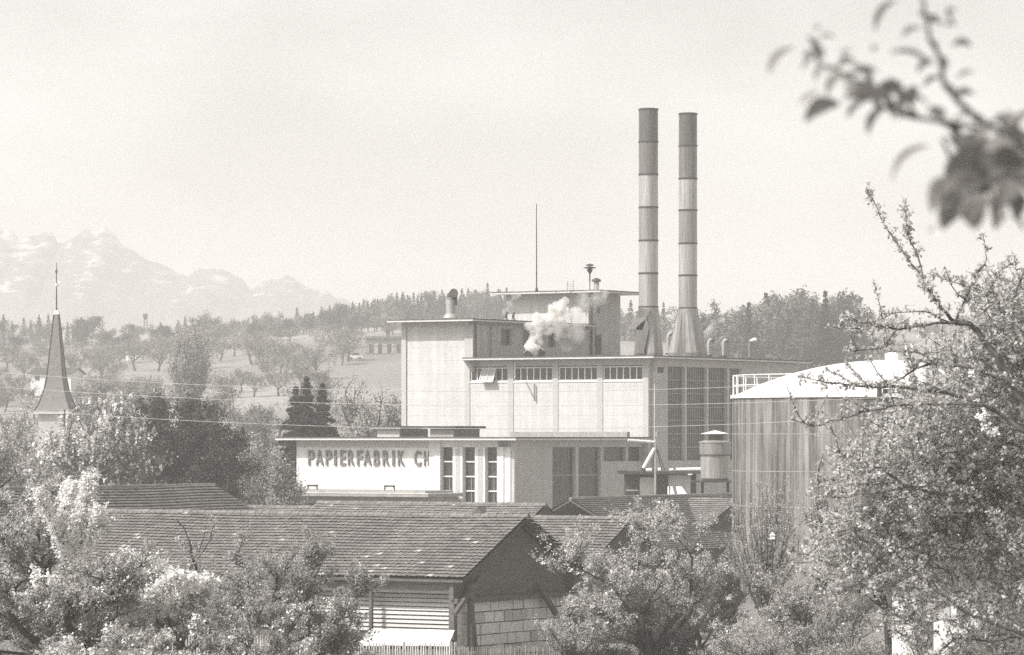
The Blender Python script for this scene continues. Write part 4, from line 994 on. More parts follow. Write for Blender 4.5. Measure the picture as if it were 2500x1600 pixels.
def grow(rg, H, W, fork=.28, limbs=7, subs=6, twigs=4, r=.12, up=.35, depth_w=None, top=1.0, sides=5, low=-.25):
    """trunk, limbs, side branches and twigs; returns the wood as a mesh builder and the points that carry leaves"""
    mb = MB(); pts = []; dw = (depth_w or W) / 2; hw = W / 2
    zf = H * fork; tr = curve((0, 0, 0), (rg.normal(0, .04) * H, 0, zf * 1.25), rg, 5, .05); mb.path(tr, np.linspace(r * 1.25, r * .8, 5), 8)
    cz = (zf + H) / 2; hz = (H - zf) / 2
    for i in range(limbs):
        a = 2 * math.pi * (i + rg.uniform(-.35, .35)) / limbs; e = rg.uniform(low, 1.0) if i else 1.2
        q = rg.uniform(.62, .9); tgt = np.array([math.cos(a) * math.cos(e) * hw * q, math.sin(a) * math.cos(e) * dw * q, cz + math.sin(e) * hz * q * top])
        lb = curve(tr[-1] * rg.uniform(.75, 1.0), tgt, rg, 7, .13, .1); mb.path(lb, np.linspace(r * .55, r * .12, 7), sides)
        for j in range(subs):
            t = rg.uniform(.25, 1); k = t * 6; p0 = lb[int(k)] + (lb[min(int(k) + 1, 6)] - lb[int(k)]) * (k - int(k))
            d = unit(unit(lb[-1] - lb[0]) * .5 + unit(rg.normal(size=3)) * .9 + np.array([0, 0, up])); ln = (W + H) / 4 * rg.uniform(.22, .5) * (1.15 - t * .4)
            sb = curve(p0, p0 + d * ln, rg, 5, .12, .05); mb.path(sb, np.linspace(r * .18, r * .05, 5), 4)
            pts.append(sb[2:])
            for l in range(twigs):
                s0 = sb[rg.randint(1, 5)]; dd = unit(d * .6 + unit(rg.normal(size=3)) + np.array([0, 0, up * 1.2])); tl = ln * rg.uniform(.25, .6)
                tw = np.array([s0, s0 + dd * tl * .5 + rg.normal(0, .03 * tl, 3), s0 + dd * tl]); mb.path(tw, [r * .06, r * .045, r * .03], 3)
                pts.append(s0 + (tw[-1] - s0) * np.linspace(.2, 1, 5)[:, None])
    pts = np.concatenate(pts)
    sx = W / 2 / max(np.percentile(np.abs(pts[:, 0]), 96), .01); sy = (depth_w or W) / 2 / max(np.percentile(np.abs(pts[:, 1]), 96), .01); sz = H / np.percentile(pts[:, 2], 99.6)
    q = np.array([sx, sy, sz]); pts = pts * q; mb.v = [(a * sx, b_ * sy, c_ * sz) for a, b_, c_ in mb.v]
    return mb, pts
def tufts(pts, n, sd, rg, size):
    k = max(1, n // 6); c_ = pts[rg.randint(0, len(pts), k)] + rg.normal(0, sd, (k, 3))   # leaves sit in small rosettes on the twigs
    return np.repeat(c_, 6, 0) + rg.normal(0, size * .55, (k * 6, 3))
def scatter(pts, n, sd, rg): return pts[rg.randint(0, len(pts), n)] + rg.normal(0, sd, (n, 3))
def plant(name, label, cat, loc, wood, barkm, crowns, group=None, rz=0.0):
    """crowns: list of (part name, points, leaf size, material, kwargs)"""
    t = empty(name, loc, rz, label, cat, group); rg = np.random.RandomState(len(label) * 7 + int(abs(loc[0]) * 10) % 97)
    if wood is not None and wood.v: wood.build('trunk' if name != 'shrub' else 'stem', M[barkm], t)
    for pn, P, s, m, kw in crowns:
        V, Fq = leaf_quads(np.asarray(P), s, rg, **kw); link(pn, np_mesh(pn, V, Fq, M[m]), t)
    return t

# ---- orchard and woods on the hill: a few prototypes, then copies
def far_tree(seed, H, W, n, leaf, m, name, label, cat, group, fork=.25, sd=.3):
    rg = np.random.RandomState(seed); wd, pts = grow(rg, H, W, fork, 7, 5, 3, H * .022, .35, sides=4)
    return plant(name, label, cat, (0, 0, -50), wd, 'bark_far', [('crown', scatter(pts, n, sd, rg), leaf, m, {})], group)
def far_conifer(seed, H, W, n, leaf, label, group, m='far_dark', name='conifer', loc=(0, 0, -50), jit=.18, nlev=None, bare=.06, ex=.92):
    rg = np.random.RandomState(seed); wd = MB(); wd.path([(0, 0, 0), (0, 0, H * .98)], [H * .014, .01], 6); P = []
    nl = nlev or int(H * 2.2)
    for i in range(nl):
        f = bare + (1 - bare) * (i + rg.uniform(0, .6)) / nl; rad = W / 2 * (1 - f) ** ex + .03; nb = max(4, int(10 * (1 - f) + 4)); a0 = rg.uniform(0, 6)
        for j in range(nb):
            a = a0 + 2 * math.pi * j / nb + rg.normal(0, .15); rr_ = rad * rg.uniform(.5, 1.25)
            q = (np.linspace(.03, 1, max(3, int(n / (nl * nb)))) ** .55)[:, None] * rr_
            P.append(np.concatenate([q * math.cos(a), q * math.sin(a), H * f - q * .28 * rg.uniform(.5, 1.3) + .0 * q], 1) + rg.normal(0, jit * .4, (len(q), 3)))
    tp = np.linspace(.86, 1.0, 14)[:, None] * np.array([[0, 0, H]]) + rg.normal(0, .02 * W / 4, (14, 3)); P.append(tp)
    return plant(name, label, 'tree', loc, wd, 'bark_far', [('crown', np.concatenate(P), leaf, m, dict(up=1.2, aspect=.5, droop=.5))], group)
GO, GW, GF, GC = 'fruit trees scattered over the hillside orchard', 'pale blossoming fruit trees on the hillside', 'broadleaf trees of the woods along the hill crest', 'conifers of the woods along the hill crest'
LO, LW = 'grey green fruit tree standing in the meadow orchard on the hill', 'pale blossoming fruit tree standing in the meadow orchard on the hill'
LF, LC = 'rounded broadleaf tree in the wood along the hill crest', 'dark pointed conifer in the wood along the hill crest'
pO = [far_tree(11 + k, 5.2, 5.6, 1100, .34, 'far_leaf', 'fruit_tree', LO, 'tree', GO) for k in range(4)]
pW = [far_tree(31 + k, 4.8, 5.4, 1100, .34, 'far_light', 'blossoming_tree', LW, 'tree', GW) for k in range(2)]
pF = [far_tree(41 + k, 9, 7.5, 1500, .55, ('far_leaf', 'far_dark', 'far_leaf')[k], 'broadleaf_tree', LF, 'tree', GF, .15, .5) for k in range(3)]
pC = [far_conifer(51 + k, 10, 4.6 + k * .5, 2200, .4, LC, GC) for k in range(3)]
used = set()
def put(protos, px_, D_, sc, rg, sink=.1, y=None):
    p = protos[rg.randint(len(protos))]; X = (px_ - 1250) * D_ / F; Z = float(tz(X, D_)) - sink
    lc = (X, D_, Z); sc = (sc * rg.uniform(.92, 1.08), sc * rg.uniform(.92, 1.08), sc * rg.uniform(.9, 1.12))
    if p.name not in used: used.add(p.name); p.location = lc; p.rotation_euler.z = rg.uniform(0, 6.28); p.scale = sc; return p
    return dup(p, lc, rg.uniform(0, 6.28), sc)
rg = np.random.RandomState(3)
placed = []
def free(px_, D_, dx, dd):
    for a, b_ in placed:
        if abs(a - px_) < dx and abs(b_ - D_) < dd: return False
    placed.append((px_, D_)); return True
for px_, D_, s_, wht in ((365, 610, 1.05, 0), (315, 620, .95, 0), (255, 640, 1.0, 0), (620, 640, .8, 0), (590, 660, .8, 0), (655, 690, .9, 0), (680, 640, .9, 0), (545, 640, .8, 0),
                         (60, 720, 1.1, 0), (265, 780, 1.1, 0), (330, 760, 1.1, 0), (770, 690, 1.2, 0), (735, 640, 1.1, 0), (785, 770, 1.0, 1), (665, 800, .9, 1), (615, 760, 1.0, 0), (690, 770, .7, 1), (745, 745, 1.0, 1), (850, 740, 1.1, 0), (835, 730, .9, 0)):
    placed.append((px_, D_)); put(pW if wht else pO, px_, D_, s_, rg)
n = 0
while n < 52:
    px_ = rg.uniform(-60, 985); D_ = 560 + 300 * rg.rand() ** .7
    if 560 < px_ < 720 and D_ < 620 and rg.rand() < .7: continue
    if 870 < px_ < 1000 and 725 < D_ < 775: continue
    if 60 < px_ < 190 and 620 < D_ < 680: continue
    if 800 < px_ < 990 and 640 < D_ < 745: continue
    if not free(px_, D_, 30, 16): n += .1; continue
    put(pW if rg.rand() < .22 else pO, px_, D_, rg.uniform(.75, 1.1), rg); n += 1
n = 0
while n < 52:     # tree belt just below the left crest
    px_ = rg.uniform(-40, 900); D_ = rg.uniform(860, 950)
    if not free(px_, D_, 10, 12): n += .2; continue
    put(pF if rg.rand() < .6 else pO, px_, D_, rg.uniform(.5, .75), rg); n += 1
for k in range(46): put(pF, 440 + k * 9.3 + rg.uniform(-5, 5), rg.uniform(900, 940), .46 * rg.uniform(.8, 1.3), rg)
for px_, hgt in ((8, .75), (30, .55), (58, .7), (75, .6), (95, .85), (118, .8), (165, .6), (180, .6), (200, .75), (212, .55), (335, .5), (392, .55), (435, .6), (452, .7), (470, .6), (490, .6), (585, .5), (606, .55), (620, .6), (640, .55), (672, .5), (700, .5), (725, .75), (765, .55), (785, .7), (805, .65), (815, .6)):
    put(pC, px_, rg.uniform(935, 955), hgt * .92, rg)
put(pF, 325, 940, .58, rg); put(pF, 372, 946, .45, rg); put(pF, 225, 945, .75, rg); put(pF, 500, 945, .75, rg)
for k in range(70):       # dense conifer wood behind the mill
    px_ = 845 + (k % 35) * 11.5 + rg.uniform(-5, 5); D_ = 925 if k < 35 else 955
    put(pC if rg.rand() < .8 else pF, px_, D_, (.62 + .1 * (k % 35) / 35) * rg.uniform(.85, 1.15) * (.85 if px_ < 880 else 1), rg)
for k in range(14): put(pF, 850 + k * 12 + rg.uniform(-5, 5), 895, .5 * rg.uniform(.8, 1.2), rg)
for px_, s_ in ((1420, .75), (1440, .6), (1510, .8), (1524, .7), (1540, .85), (1555, .7), (1620, .8), (1640, .85), (1655, .7)): put(pC if rg.rand() < .5 else pF, px_, 800, s_, rg)
# tall grove right of the chimneys
GR = 'trees of the tall grove right of the chimneys'
pG = [far_tree(81 + k, 18, 7.6, 5200, .5, ('grove', 'grove2', 'far_leaf')[k], 'broadleaf_tree', LF, 'tree', GF, .1, .45) for k in range(3)]
pH = [far_conifer(91 + k, 18, 6.0, 5200, .5, LC, GC) for k in range(3)]
for q_ in pG: q_['k_'] = 'F'
for q_ in pH: q_['k_'] = 'C'
for px_, ytop, kind in ((1720, 765, 'F'), (1734, 742, 'F'), (1745, 770, 'F'), (1772, 762, 'C'), (1790, 775, 'F'), (1802, 750, 'F'), (1815, 742, 'C'), (1828, 736, 'C'), (1845, 752, 'F'), (1856, 745, 'F'), (1870, 713, 'C'), (1888, 722, 'F'), (1905, 730, 'F'), (1925, 712, 'F'), (1940, 722, 'F'),
                        (1962, 717, 'F'), (1978, 725, 'F'), (1995, 735, 'F'), (2015, 708, 'C'), (2030, 725, 'F'), (2048, 715, 'F'), (2066, 722, 'F'), (2082, 740, 'F'), (2098, 755, 'C'), (1780, 790, 'C'), (1900, 760, 'C'), (1990, 765, 'C'), (2060, 770, 'C'), (1840, 780, 'F'), (1940, 770, 'F'), (2020, 770, 'F'), (1760, 800, 'F')):
    D_ = rg.uniform(585, 640); X = (px_ - 1250) * D_ / F; h = CZ + (HOR - ytop) * D_ / F - float(tz(X, D_))
    p = dup((pG if kind == 'F' else pH)[rg.randint(3)], (X, D_, float(tz(X, D_)) - .2), rg.uniform(0, 6.3), (1, 1, 1))
    s_ = h / 18; p.scale = (s_, s_, s_)
    for pr_ in pG + pH:
        if pr_.name not in used and kind == pr_['k_']: used.add(pr_.name); dele_ = p; p = pr_; p.location = dele_.location; p.rotation_euler = dele_.rotation_euler; p.scale = dele_.scale; [bpy.data.objects.remove(c_) for c_ in list(dele_.children)]; bpy.data.objects.remove(dele_); break
    p['label'] = 'tall broadleaf tree in the grove right of the chimneys' if kind == 'F' else 'tall dark conifer in the grove right of the chimneys'; p['group'] = GR + (', broadleaf' if kind == 'F' else ', conifers')
for k in range(16):
    px_ = (1990, 2030, 2075, 2140, 2200, 2260, 2320, 2380, 2440, 2490, 2110, 2180, 2350, 2420, 2150, 2290)[k]; put(pO, px_, (560, 585, 600, 700, 760, 820, 760, 700, 740, 800, 860, 850, 880, 860, 800, 830)[k], rg.uniform(.8, 1.2), rg)

# ---- middle distance trees between hill and mill
def mid_tree(px_, ytop, D_, Wpx, label, m='far_leaf', n=9000, leaf=.2, seed=1, name='broadleaf_tree', fork=.2, sd=.28, bark='bark_far', crowns=None, limbs=10, subs=8, twigs=5, up=.4, group=None, cat='tree'):
    rg = np.random.RandomState(seed); X = (px_ - 1250) * D_ / F; zb = float(tz(X, D_)) - .1; H = CZ + (HOR - ytop) * D_ / F - zb; Wm = Wpx * D_ / F
    wd, pts = grow(rg, H, Wm, fork, limbs, subs, twigs, .018 * H + .03, up)
    k = H / max(pts[:, 2].max(), 1e-3)
    if k < 1: pts[:, 2] *= k
    cr = crowns(pts, rg) if crowns else [('crown', scatter(pts, int(n * 1.5), sd, rg), leaf, m, {})]
    return plant(name, label, cat, (X, D_, zb), wd, bark, cr, group)
def chestnut(pts, rg):
    P = scatter(pts, 11000, .3, rg); out = [('crown', P, .26, 'leaf_mid', dict(up=.8))]
    c_ = P.mean(0); far = np.linalg.norm((P - c_) / P.std(0), axis=1); q = P[(far > 1.35) & (P[:, 1] < c_[1] + .5)]; q = q[rg.choice(len(q), min(620, len(q)), False)] + np.array([0, -.25, .15])
    B = np.concatenate([q + np.array([0, 0, dz]) + rg.normal(0, .03, q.shape) for dz in (0, .12, .24)]); out.append(('blossom', B, .21, 'blossom', dict(up=0, aspect=.7))); return out
mid_tree(235, 972, 236, 235, 'rounded chestnut tree with upright white blossom candles left of the dark trees', seed=5, name='chestnut_tree', crowns=chestnut, fork=.12, limbs=13)
mid_tree(415, 958, 252, 225, 'broad dark evergreen tree behind the left barn, its crown flecked with light', 'leaf_dark', 26000, .2, 6, fork=.08, sd=.24, limbs=13, name='dark_tree')
mid_tree(500, 1005, 246, 185, 'lower dark tree on the right flank of the dark evergreen behind the left barn', 'leaf_dark', 19000, .2, 7, fork=.06, sd=.24, limbs=12, name='dark_tree')
mid_tree(340, 1005, 246, 150, 'dark tree between the chestnut and the broad dark evergreen', 'leaf_dark', 16000, .2, 8, fork=.06, sd=.24, limbs=12, name='dark_tree')
mid_tree(466, 795, 505, 72, 'tall poplar standing alone on the lower meadow', 'leaf_mid', 15000, .26, 9, name='poplar_tree', fork=.1, up=1.6, sd=.4, limbs=26, subs=7)
mid_tree(545, 905, 410, 75, 'slender birch with a pale trunk between the poplar and the spruce', 'far_leaf', 2200, .2, 10, name='birch_tree', bark='bark_pale', fork=.35)
for k, (px_, y, D_, Wp, m, lb) in enumerate(((600, 1055, 300, 110, 'far_light', 'pale shrubby tree in front of the spruce at its left foot'), (640, 1090, 275, 110, 'far_leaf', 'leafy tree left of the lettered hall wall'), (560, 1075, 300, 120, 'far_leaf', 'sparse grey tree between dark trees and the hall'),
        (700, 1120, 268, 80, 'leaf_mid', 'darker bush touching the left corner of the hall'), (852, 925, 330, 110, 'far_leaf', 'sparse tree just right of the spruce'), (915, 950, 318, 110, 'far_leaf', 'sparse tree leaning over the hall roof left of the mill'), (965, 965, 324, 90, 'far_leaf', 'bushy tree touching the left edge of the mill'), (800, 985, 312, 80, 'far_leaf', 'bushy tree filling the gap right of the spruce'), (880, 985, 310, 90, 'far_light', 'pale blossoming bush above the hall roof'),
        (60, 1050, 262, 170, 'far_light', 'pale leafy tree at the left edge below the church'), (130, 1075, 250, 130, 'far_leaf', 'leafy tree in front of the church tower foot'), (-20, 1090, 240, 170, 'far_leaf', 'grey leafy tree cut off by the left edge'), (40, 1000, 400, 100, 'far_light', 'small pale blossoming tree left of the church'), (640, 985, 420, 110, 'far_leaf', 'loose tree in the meadow left of the spruce'), (590, 990, 440, 90, 'far_leaf', 'loose bush in the meadow below the poplar'), (380, 940, 470, 100, 'far_leaf', 'small tree in the meadow above the dark evergreen'), (300, 925, 500, 110, 'far_leaf', 'small tree in the meadow above the chestnut'), (770, 905, 480, 140, 'far_leaf', 'wide loose tree on the meadow behind the spruce'), (220, 930, 480, 90, 'far_leaf', 'small tree right beside the flared spire foot'))):
    mid_tree(px_, y, D_, Wp, lb, m, 4200 if D_ < 350 else 2200, .2 if D_ < 350 else .28, 60 + k, fork=.15)
for k, (px_, ytop, W_, lb) in enumerate(((749, 921, 8.6, 'tallest of the three dark spruces behind the hall'), (722, 944, 8.0, 'left of the three dark spruces behind the hall'), (787, 937, 8.4, 'right of the three dark spruces behind the hall'))):
    D_ = 300 + k * 2.5; X = (px_ - 1250) * D_ / F; H = CZ + (HOR - ytop) * D_ / F - GZ
    far_conifer(70 + k, H, W_ * 1.4, 60000, .17, lb, None, 'needle', 'spruce_tree', (X, D_, GZ), .16, 42, .06, 1.12)
s_ = far_conifer(75, 8.2, 2.6, 1500, .3, 'small dark conifer standing alone above the dark evergreen', None, 'needle', 'conifer', ((358 - 1250) * 380 / F, 380, 2.2), .2, 20)

# ---- orchard trees of the foreground
def limb_px(mb, pts, D_, r0, r1, rg, sides=6, jit=.04, dd=.25):
    P = []
    d = D_
    for x, y in pts: d += rg.normal(0, dd); P.append(np.array(at(x, y, d)))
    P = np.array(P); # refine
    Q = [P[0]]
    for a, b_ in zip(P[:-1], P[1:]):
        for t in (.33, .66): Q.append(a + (b_ - a) * t + rg.normal(0, jit * np.linalg.norm(b_ - a), 3))
        Q.append(b_)
    Q = np.array(Q); mb.path(Q, np.linspace(r0, r1, len(Q)), sides); return Q
def along(Q, n, rg, lo=0.0):
    t = (lo + (1 - lo) * rg.rand(n)) * (len(Q) - 1); i = np.minimum(t.astype(int), len(Q) - 2); return Q[i] + (Q[i + 1] - Q[i]) * (t - i)[:, None]
def offset(wood, pts_list, loc):
    wood.v = [(x - loc[0], y - loc[1], z - loc[2]) for x, y, z in wood.v]; return [p - np.array(loc) for p in pts_list]
def near_tree(px_, ytop, D_, Wpx, label, n, leaf, seed, m='leaf', name='apple_tree', fork=.25, limbs=9, subs=9, twigs=7, r=.11, up=.7, extra_limbs=(), blossom=(), nb=0, bsize=.075, cat='tree', xb=None, sd=.06, bark='bark', hair=0, low=-.25):
    rg = np.random.RandomState(seed); X = ((xb or px_) - 1250) * D_ / F; zb = float(tz(X, D_)) - .1; H = CZ + (HOR - ytop) * D_ / F - zb; Wm = Wpx * D_ / F; loc = (X, D_, zb)
    wd, pts = grow(rg, H, Wm, fork, limbs, subs, twigs, r, up, sides=6, low=low)
    k = H / max(pts[:, 2].max(), 1e-3)
    if k < 1:
        wd.v = [(a, b_, c_ * k) for a, b_, c_ in wd.v]; pts[:, 2] *= k
    sh = ((px_ - 1250) * D_ / F - X)
    if sh: pts[:, 0] += sh * np.clip(pts[:, 2] / H, 0, 1); wd.v = [(a + sh * min(max(c_ / H, 0), 1), b_, c_) for a, b_, c_ in wd.v]
    cr = [('crown', tufts(pts, int(n * 2.3), sd, rg, leaf), leaf * .84, m, {})]
    B = []
    for pl, r0, nbl in list(extra_limbs):
        mb2 = MB(); Q = limb_px(mb2, pl, D_ - (1.6 if nbl else 0), r0, r0 * .3, rg); q2 = Q - np.array(loc); mb2.v = [(a - loc[0], b_ - loc[1], c_ - loc[2]) for a, b_, c_ in mb2.v]
        wd.add(mb2.v, mb2.f)
        if nbl:
            nbl = int(nbl * 1.8); c_ = along(q2, nbl // 9, rg) + rg.normal(0, .1, (nbl // 9, 3)); B.append(np.repeat(c_, 9, 0) + rg.normal(0, .05, (len(c_) * 9, 3)))
            cr.append(('spray_leaves', scatter(q2, nbl // 14, .16, rg), leaf, m, {}))
    if nb:
        c_ = scatter(pts, nb // 8, .05, rg); B.append(np.repeat(c_, 8, 0) + rg.normal(0, .055, (len(c_) * 8, 3)))
    if B: cr.append(('blossom', np.concatenate(B), bsize, 'blossom', dict(aspect=.85)))
    return plant(name, label, cat, loc, wd, bark, cr)
near_tree(70, 1135, 104, 300, 'blossoming pear tree at the left edge with a white spray rising on its right side', 17000, .085, 101, 'leaf_light', 'pear_tree', extra_limbs=(
    ([(120, 1480), (150, 1400), (185, 1300), (205, 1230), (222, 1165)], .05, 4200), ([(160, 1370), (150, 1280), (165, 1215), (175, 1180)], .03, 1300), ([(150, 1330), (120, 1260), (95, 1200)], .03, 700), ([(185, 1400), (215, 1330), (232, 1285), (238, 1240)], .025, 900), ([(20, 1350), (35, 1310), (60, 1275)], .05, 0), ([(0, 1190), (25, 1170), (40, 1150)], .04, 0)), nb=4200, r=.14, low=-.6)
near_tree(150, 1330, 92, 420, 'leafy apple tree with thick dark limbs in the lower left corner', 20000, .08, 102, 'leaf', extra_limbs=(([(-10, 1530), (40, 1512), (95, 1522), (130, 1545), (170, 1600)], .085, 0), ([(-10, 1552), (30, 1556), (70, 1580), (100, 1605)], .09, 0), ([(0, 1470), (40, 1435), (75, 1405)], .06, 0), ([(80, 1400), (120, 1440), (130, 1470)], .03, 500)), nb=3600, low=-.8, r=.15)
near_tree(390, 1385, 95, 330, 'apple tree with broad bands of white blossom and a slanting dark trunk', 9000, .075, 103, 'leaf', extra_limbs=(
    ([(548, 1610), (520, 1550), (492, 1495), (470, 1475), (420, 1480), (360, 1495), (290, 1500)], .09, 1500), ([(500, 1500), (510, 1440), (505, 1410)], .03, 500), ([(480, 1480), (430, 1430), (390, 1390), (330, 1375), (300, 1355)], .04, 2600), ([(440, 1430), (380, 1400), (330, 1390), (250, 1420), (230, 1440)], .03, 1800), ([(330, 1480), (380, 1450), (430, 1415), (480, 1420)], .03, 1600), ([(420, 1480), (460, 1440), (500, 1430)], .02, 1000)), nb=4200, fork=.45, xb=548, r=.05, limbs=6, low=-.4)
near_tree(447, 1262, 112, 190, 'thin leafy apple tree with bare upright shoots against the tiled roof', 3600, .075, 104, 'leaf_light', extra_limbs=(([(485, 1420), (472, 1370), (462, 1320), (450, 1290), (432, 1272)], .05, 0), ([(485, 1350), (500, 1300), (508, 1258)], .02, 0)), nb=300, r=.06, limbs=6, subs=6, up=1.1)
near_tree(700, 1288, 117, 370, 'wide leafy apple tree covering the left end of the front barn', 17000, .085, 105, 'leaf', nb=1100, r=.11, up=1.0, low=-.7, fork=.3)
near_tree(560, 1380, 108, 240, 'leafy apple tree right of the white blossom bands', 9000, .08, 106, 'leaf', nb=900, r=.08, up=.8, low=-.6)
near_tree(800, 1430, 104, 210, 'low bushy tree with scattered blossom beside the white picket fence', 8500, .08, 107, 'leaf_mid', nb=1500, r=.07, low=-.8)
near_tree(330, 1520, 84, 460, 'blossoming bush along the lower left edge', 11000, .075, 108, 'leaf', 'blossoming_bush', nb=5200, r=.06, low=-.9, fork=.1, cat='bush')
near_tree(620, 1530, 88, 330, 'dusky bush on the lower edge between the trunk and the white fence', 7500, .075, 109, 'leaf_mid', 'bush', nb=900, r=.05, low=-.9, fork=.1, cat='bush')
near_tree(1580, 1218, 126, 370, 'round leafy tree with glinting leaves right of the open barn', 21000, .1, 110, 'leaf_light', 'plum_tree', nb=1500, r=.12, up=.7, fork=.12, low=-1.0, limbs=13, bsize=.09)
near_tree(1705, 1395, 150, 270, 'dark shaded tree in the gap between the leafy middle tree and the tank', 10000, .1, 114, 'leaf_dark', 'dark_tree', r=.07, fork=.08, low=-1.0, limbs=11)  # dark leaf colour stands in for deep foliage shade
near_tree(1420, 1450, 128, 170, 'feathery light bush in front of the stacked bales', 4200, .08, 111, 'leaf_light', 'bush', r=.05, fork=.1, cat='bush', up=1.3)
near_tree(1800, 1540, 118, 330, 'dark shaded hedge at the foot of the leafy middle tree', 8000, .07, 112, 'leaf_dark', 'hedge', r=.05, fork=.08, cat='hedge', low=-.9)  # dark leaves here paint the deep shade below the tree
near_tree(1580, 1555, 127, 330, 'low dark undergrowth behind the shaded fence', 6000, .08, 113, 'leaf_dark', 'undergrowth', r=.04, fork=.08, cat='bush', low=-.9)
pp = MB(); pp.path([at(1559, 1600, 131), at(1559.5, 1400, 131), at(1560, 1256, 131)], [.1, .09, .085], 10)
tag(pp.build('wooden_post', M['dark']), 'dark wooden post standing upright inside the leafy middle tree', 'post')
# twiggy fan shaped shrub in front of the tank
def fan(px_, ybase, ytop, D_, Wpx, label, nst, n, leaf, seed, m):
    rg = np.random.RandomState(seed); X = (px_ - 1250) * D_ / F; zb = CZ + (HOR - ybase) * D_ / F; loc = (X, D_, zb); H = (ybase - ytop) * D_ / F; W_ = Wpx * D_ / F; wd = MB(); pts = []
    wd.path([(0, 0, -1.5), (0.02, 0, -.5), (-.02, 0, .05)], [.1, .09, .07], 8)
    for i in range(nst):
        f = -1 + 2 * (i + .5) / nst + rg.normal(0, .05); ln = H * (1 - .42 * abs(f) ** 1.3) * rg.uniform(.8, 1.03); p1 = np.array([f * W_ / 2 * rg.uniform(.85, 1.1), rg.normal(0, W_ * .22), ln])
        q0 = np.array([-.02 + f * .05, 0, rg.uniform(-.2, .25)]); c = curve(q0, p1, rg, 8, .03, -.06 * abs(f)); wd.path(c, np.linspace(.032, .006, 8), 5); pts.append(c[3:])
        for j in range(7):
            k = rg.randint(2, 8); d = unit(unit(c[-1] - c[0]) + rg.normal(0, .28, 3)); t = curve(c[k], c[k] + d * H * rg.uniform(.12, .3), rg, 4, .06); wd.path(t, np.linspace(.012, .004, 4), 3); pts.append(t)
    pts = np.concatenate(pts); return plant('shrub', label, 'shrub', loc, wd, 'bark', [('crown', scatter(pts, n, .05, rg), leaf, m, {})])
fan(1868, 1505, 1222, 122, 190, 'twiggy fan shaped shrub with bare upright stems against the tank wall', 26, 8500, .07, 120, 'leaf')
fan(2010, 1330, 1215, 110, 90, 'bushy upright sapling growing at the right against the lower tank wall', 12, 2600, .075, 121, 'leaf')
for k, (px_, y, D_, Wp, n_, m, lb) in enumerate(((1860, 1475, 108, 200, 8500, 'leaf_light', 'feathery pale shrub at the foot of the fan shaped shrub'), (1960, 1440, 104, 260, 10500, 'leaf_light', 'pale leafy bush below the right end of the tank'), (2000, 1300, 92, 260, 11000, 'leaf', 'leafy apple tree between tank and the large right tree'), (2195, 1215, 80, 270, 12000, 'leaf', 'leafy tree merging into the left side of the large right tree'),
        (2070, 1500, 84, 260, 7500, 'leaf', 'darker bush on the lower edge right of the pale shrubs'), (2215, 1478, 67, 340, 11000, 'leaf_mid', 'loose shaded bush on the lower edge left of the white board'), (2440, 1470, 65, 260, 7500, 'leaf_mid', 'shaded bush in the lower right corner'), (1900, 1530, 96, 260, 8000, 'leaf', 'low greyish bush on the lower edge below the tank'))):
    near_tree(px_, y, D_, Wp, lb, n_, .066 if D_ > 85 else .056, 130 + k, m, 'bush' if 'bush' in lb or 'shrub' in lb else 'apple_tree', r=.05, up=.8, low=-.35 if y == 1215 else -.8, fork=.5 if y == 1215 else .18, nb=350 if m != 'leaf_light' else 150, bsize=.06, cat='bush' if 'bush' in lb or 'shrub' in lb else 'tree', subs=10)
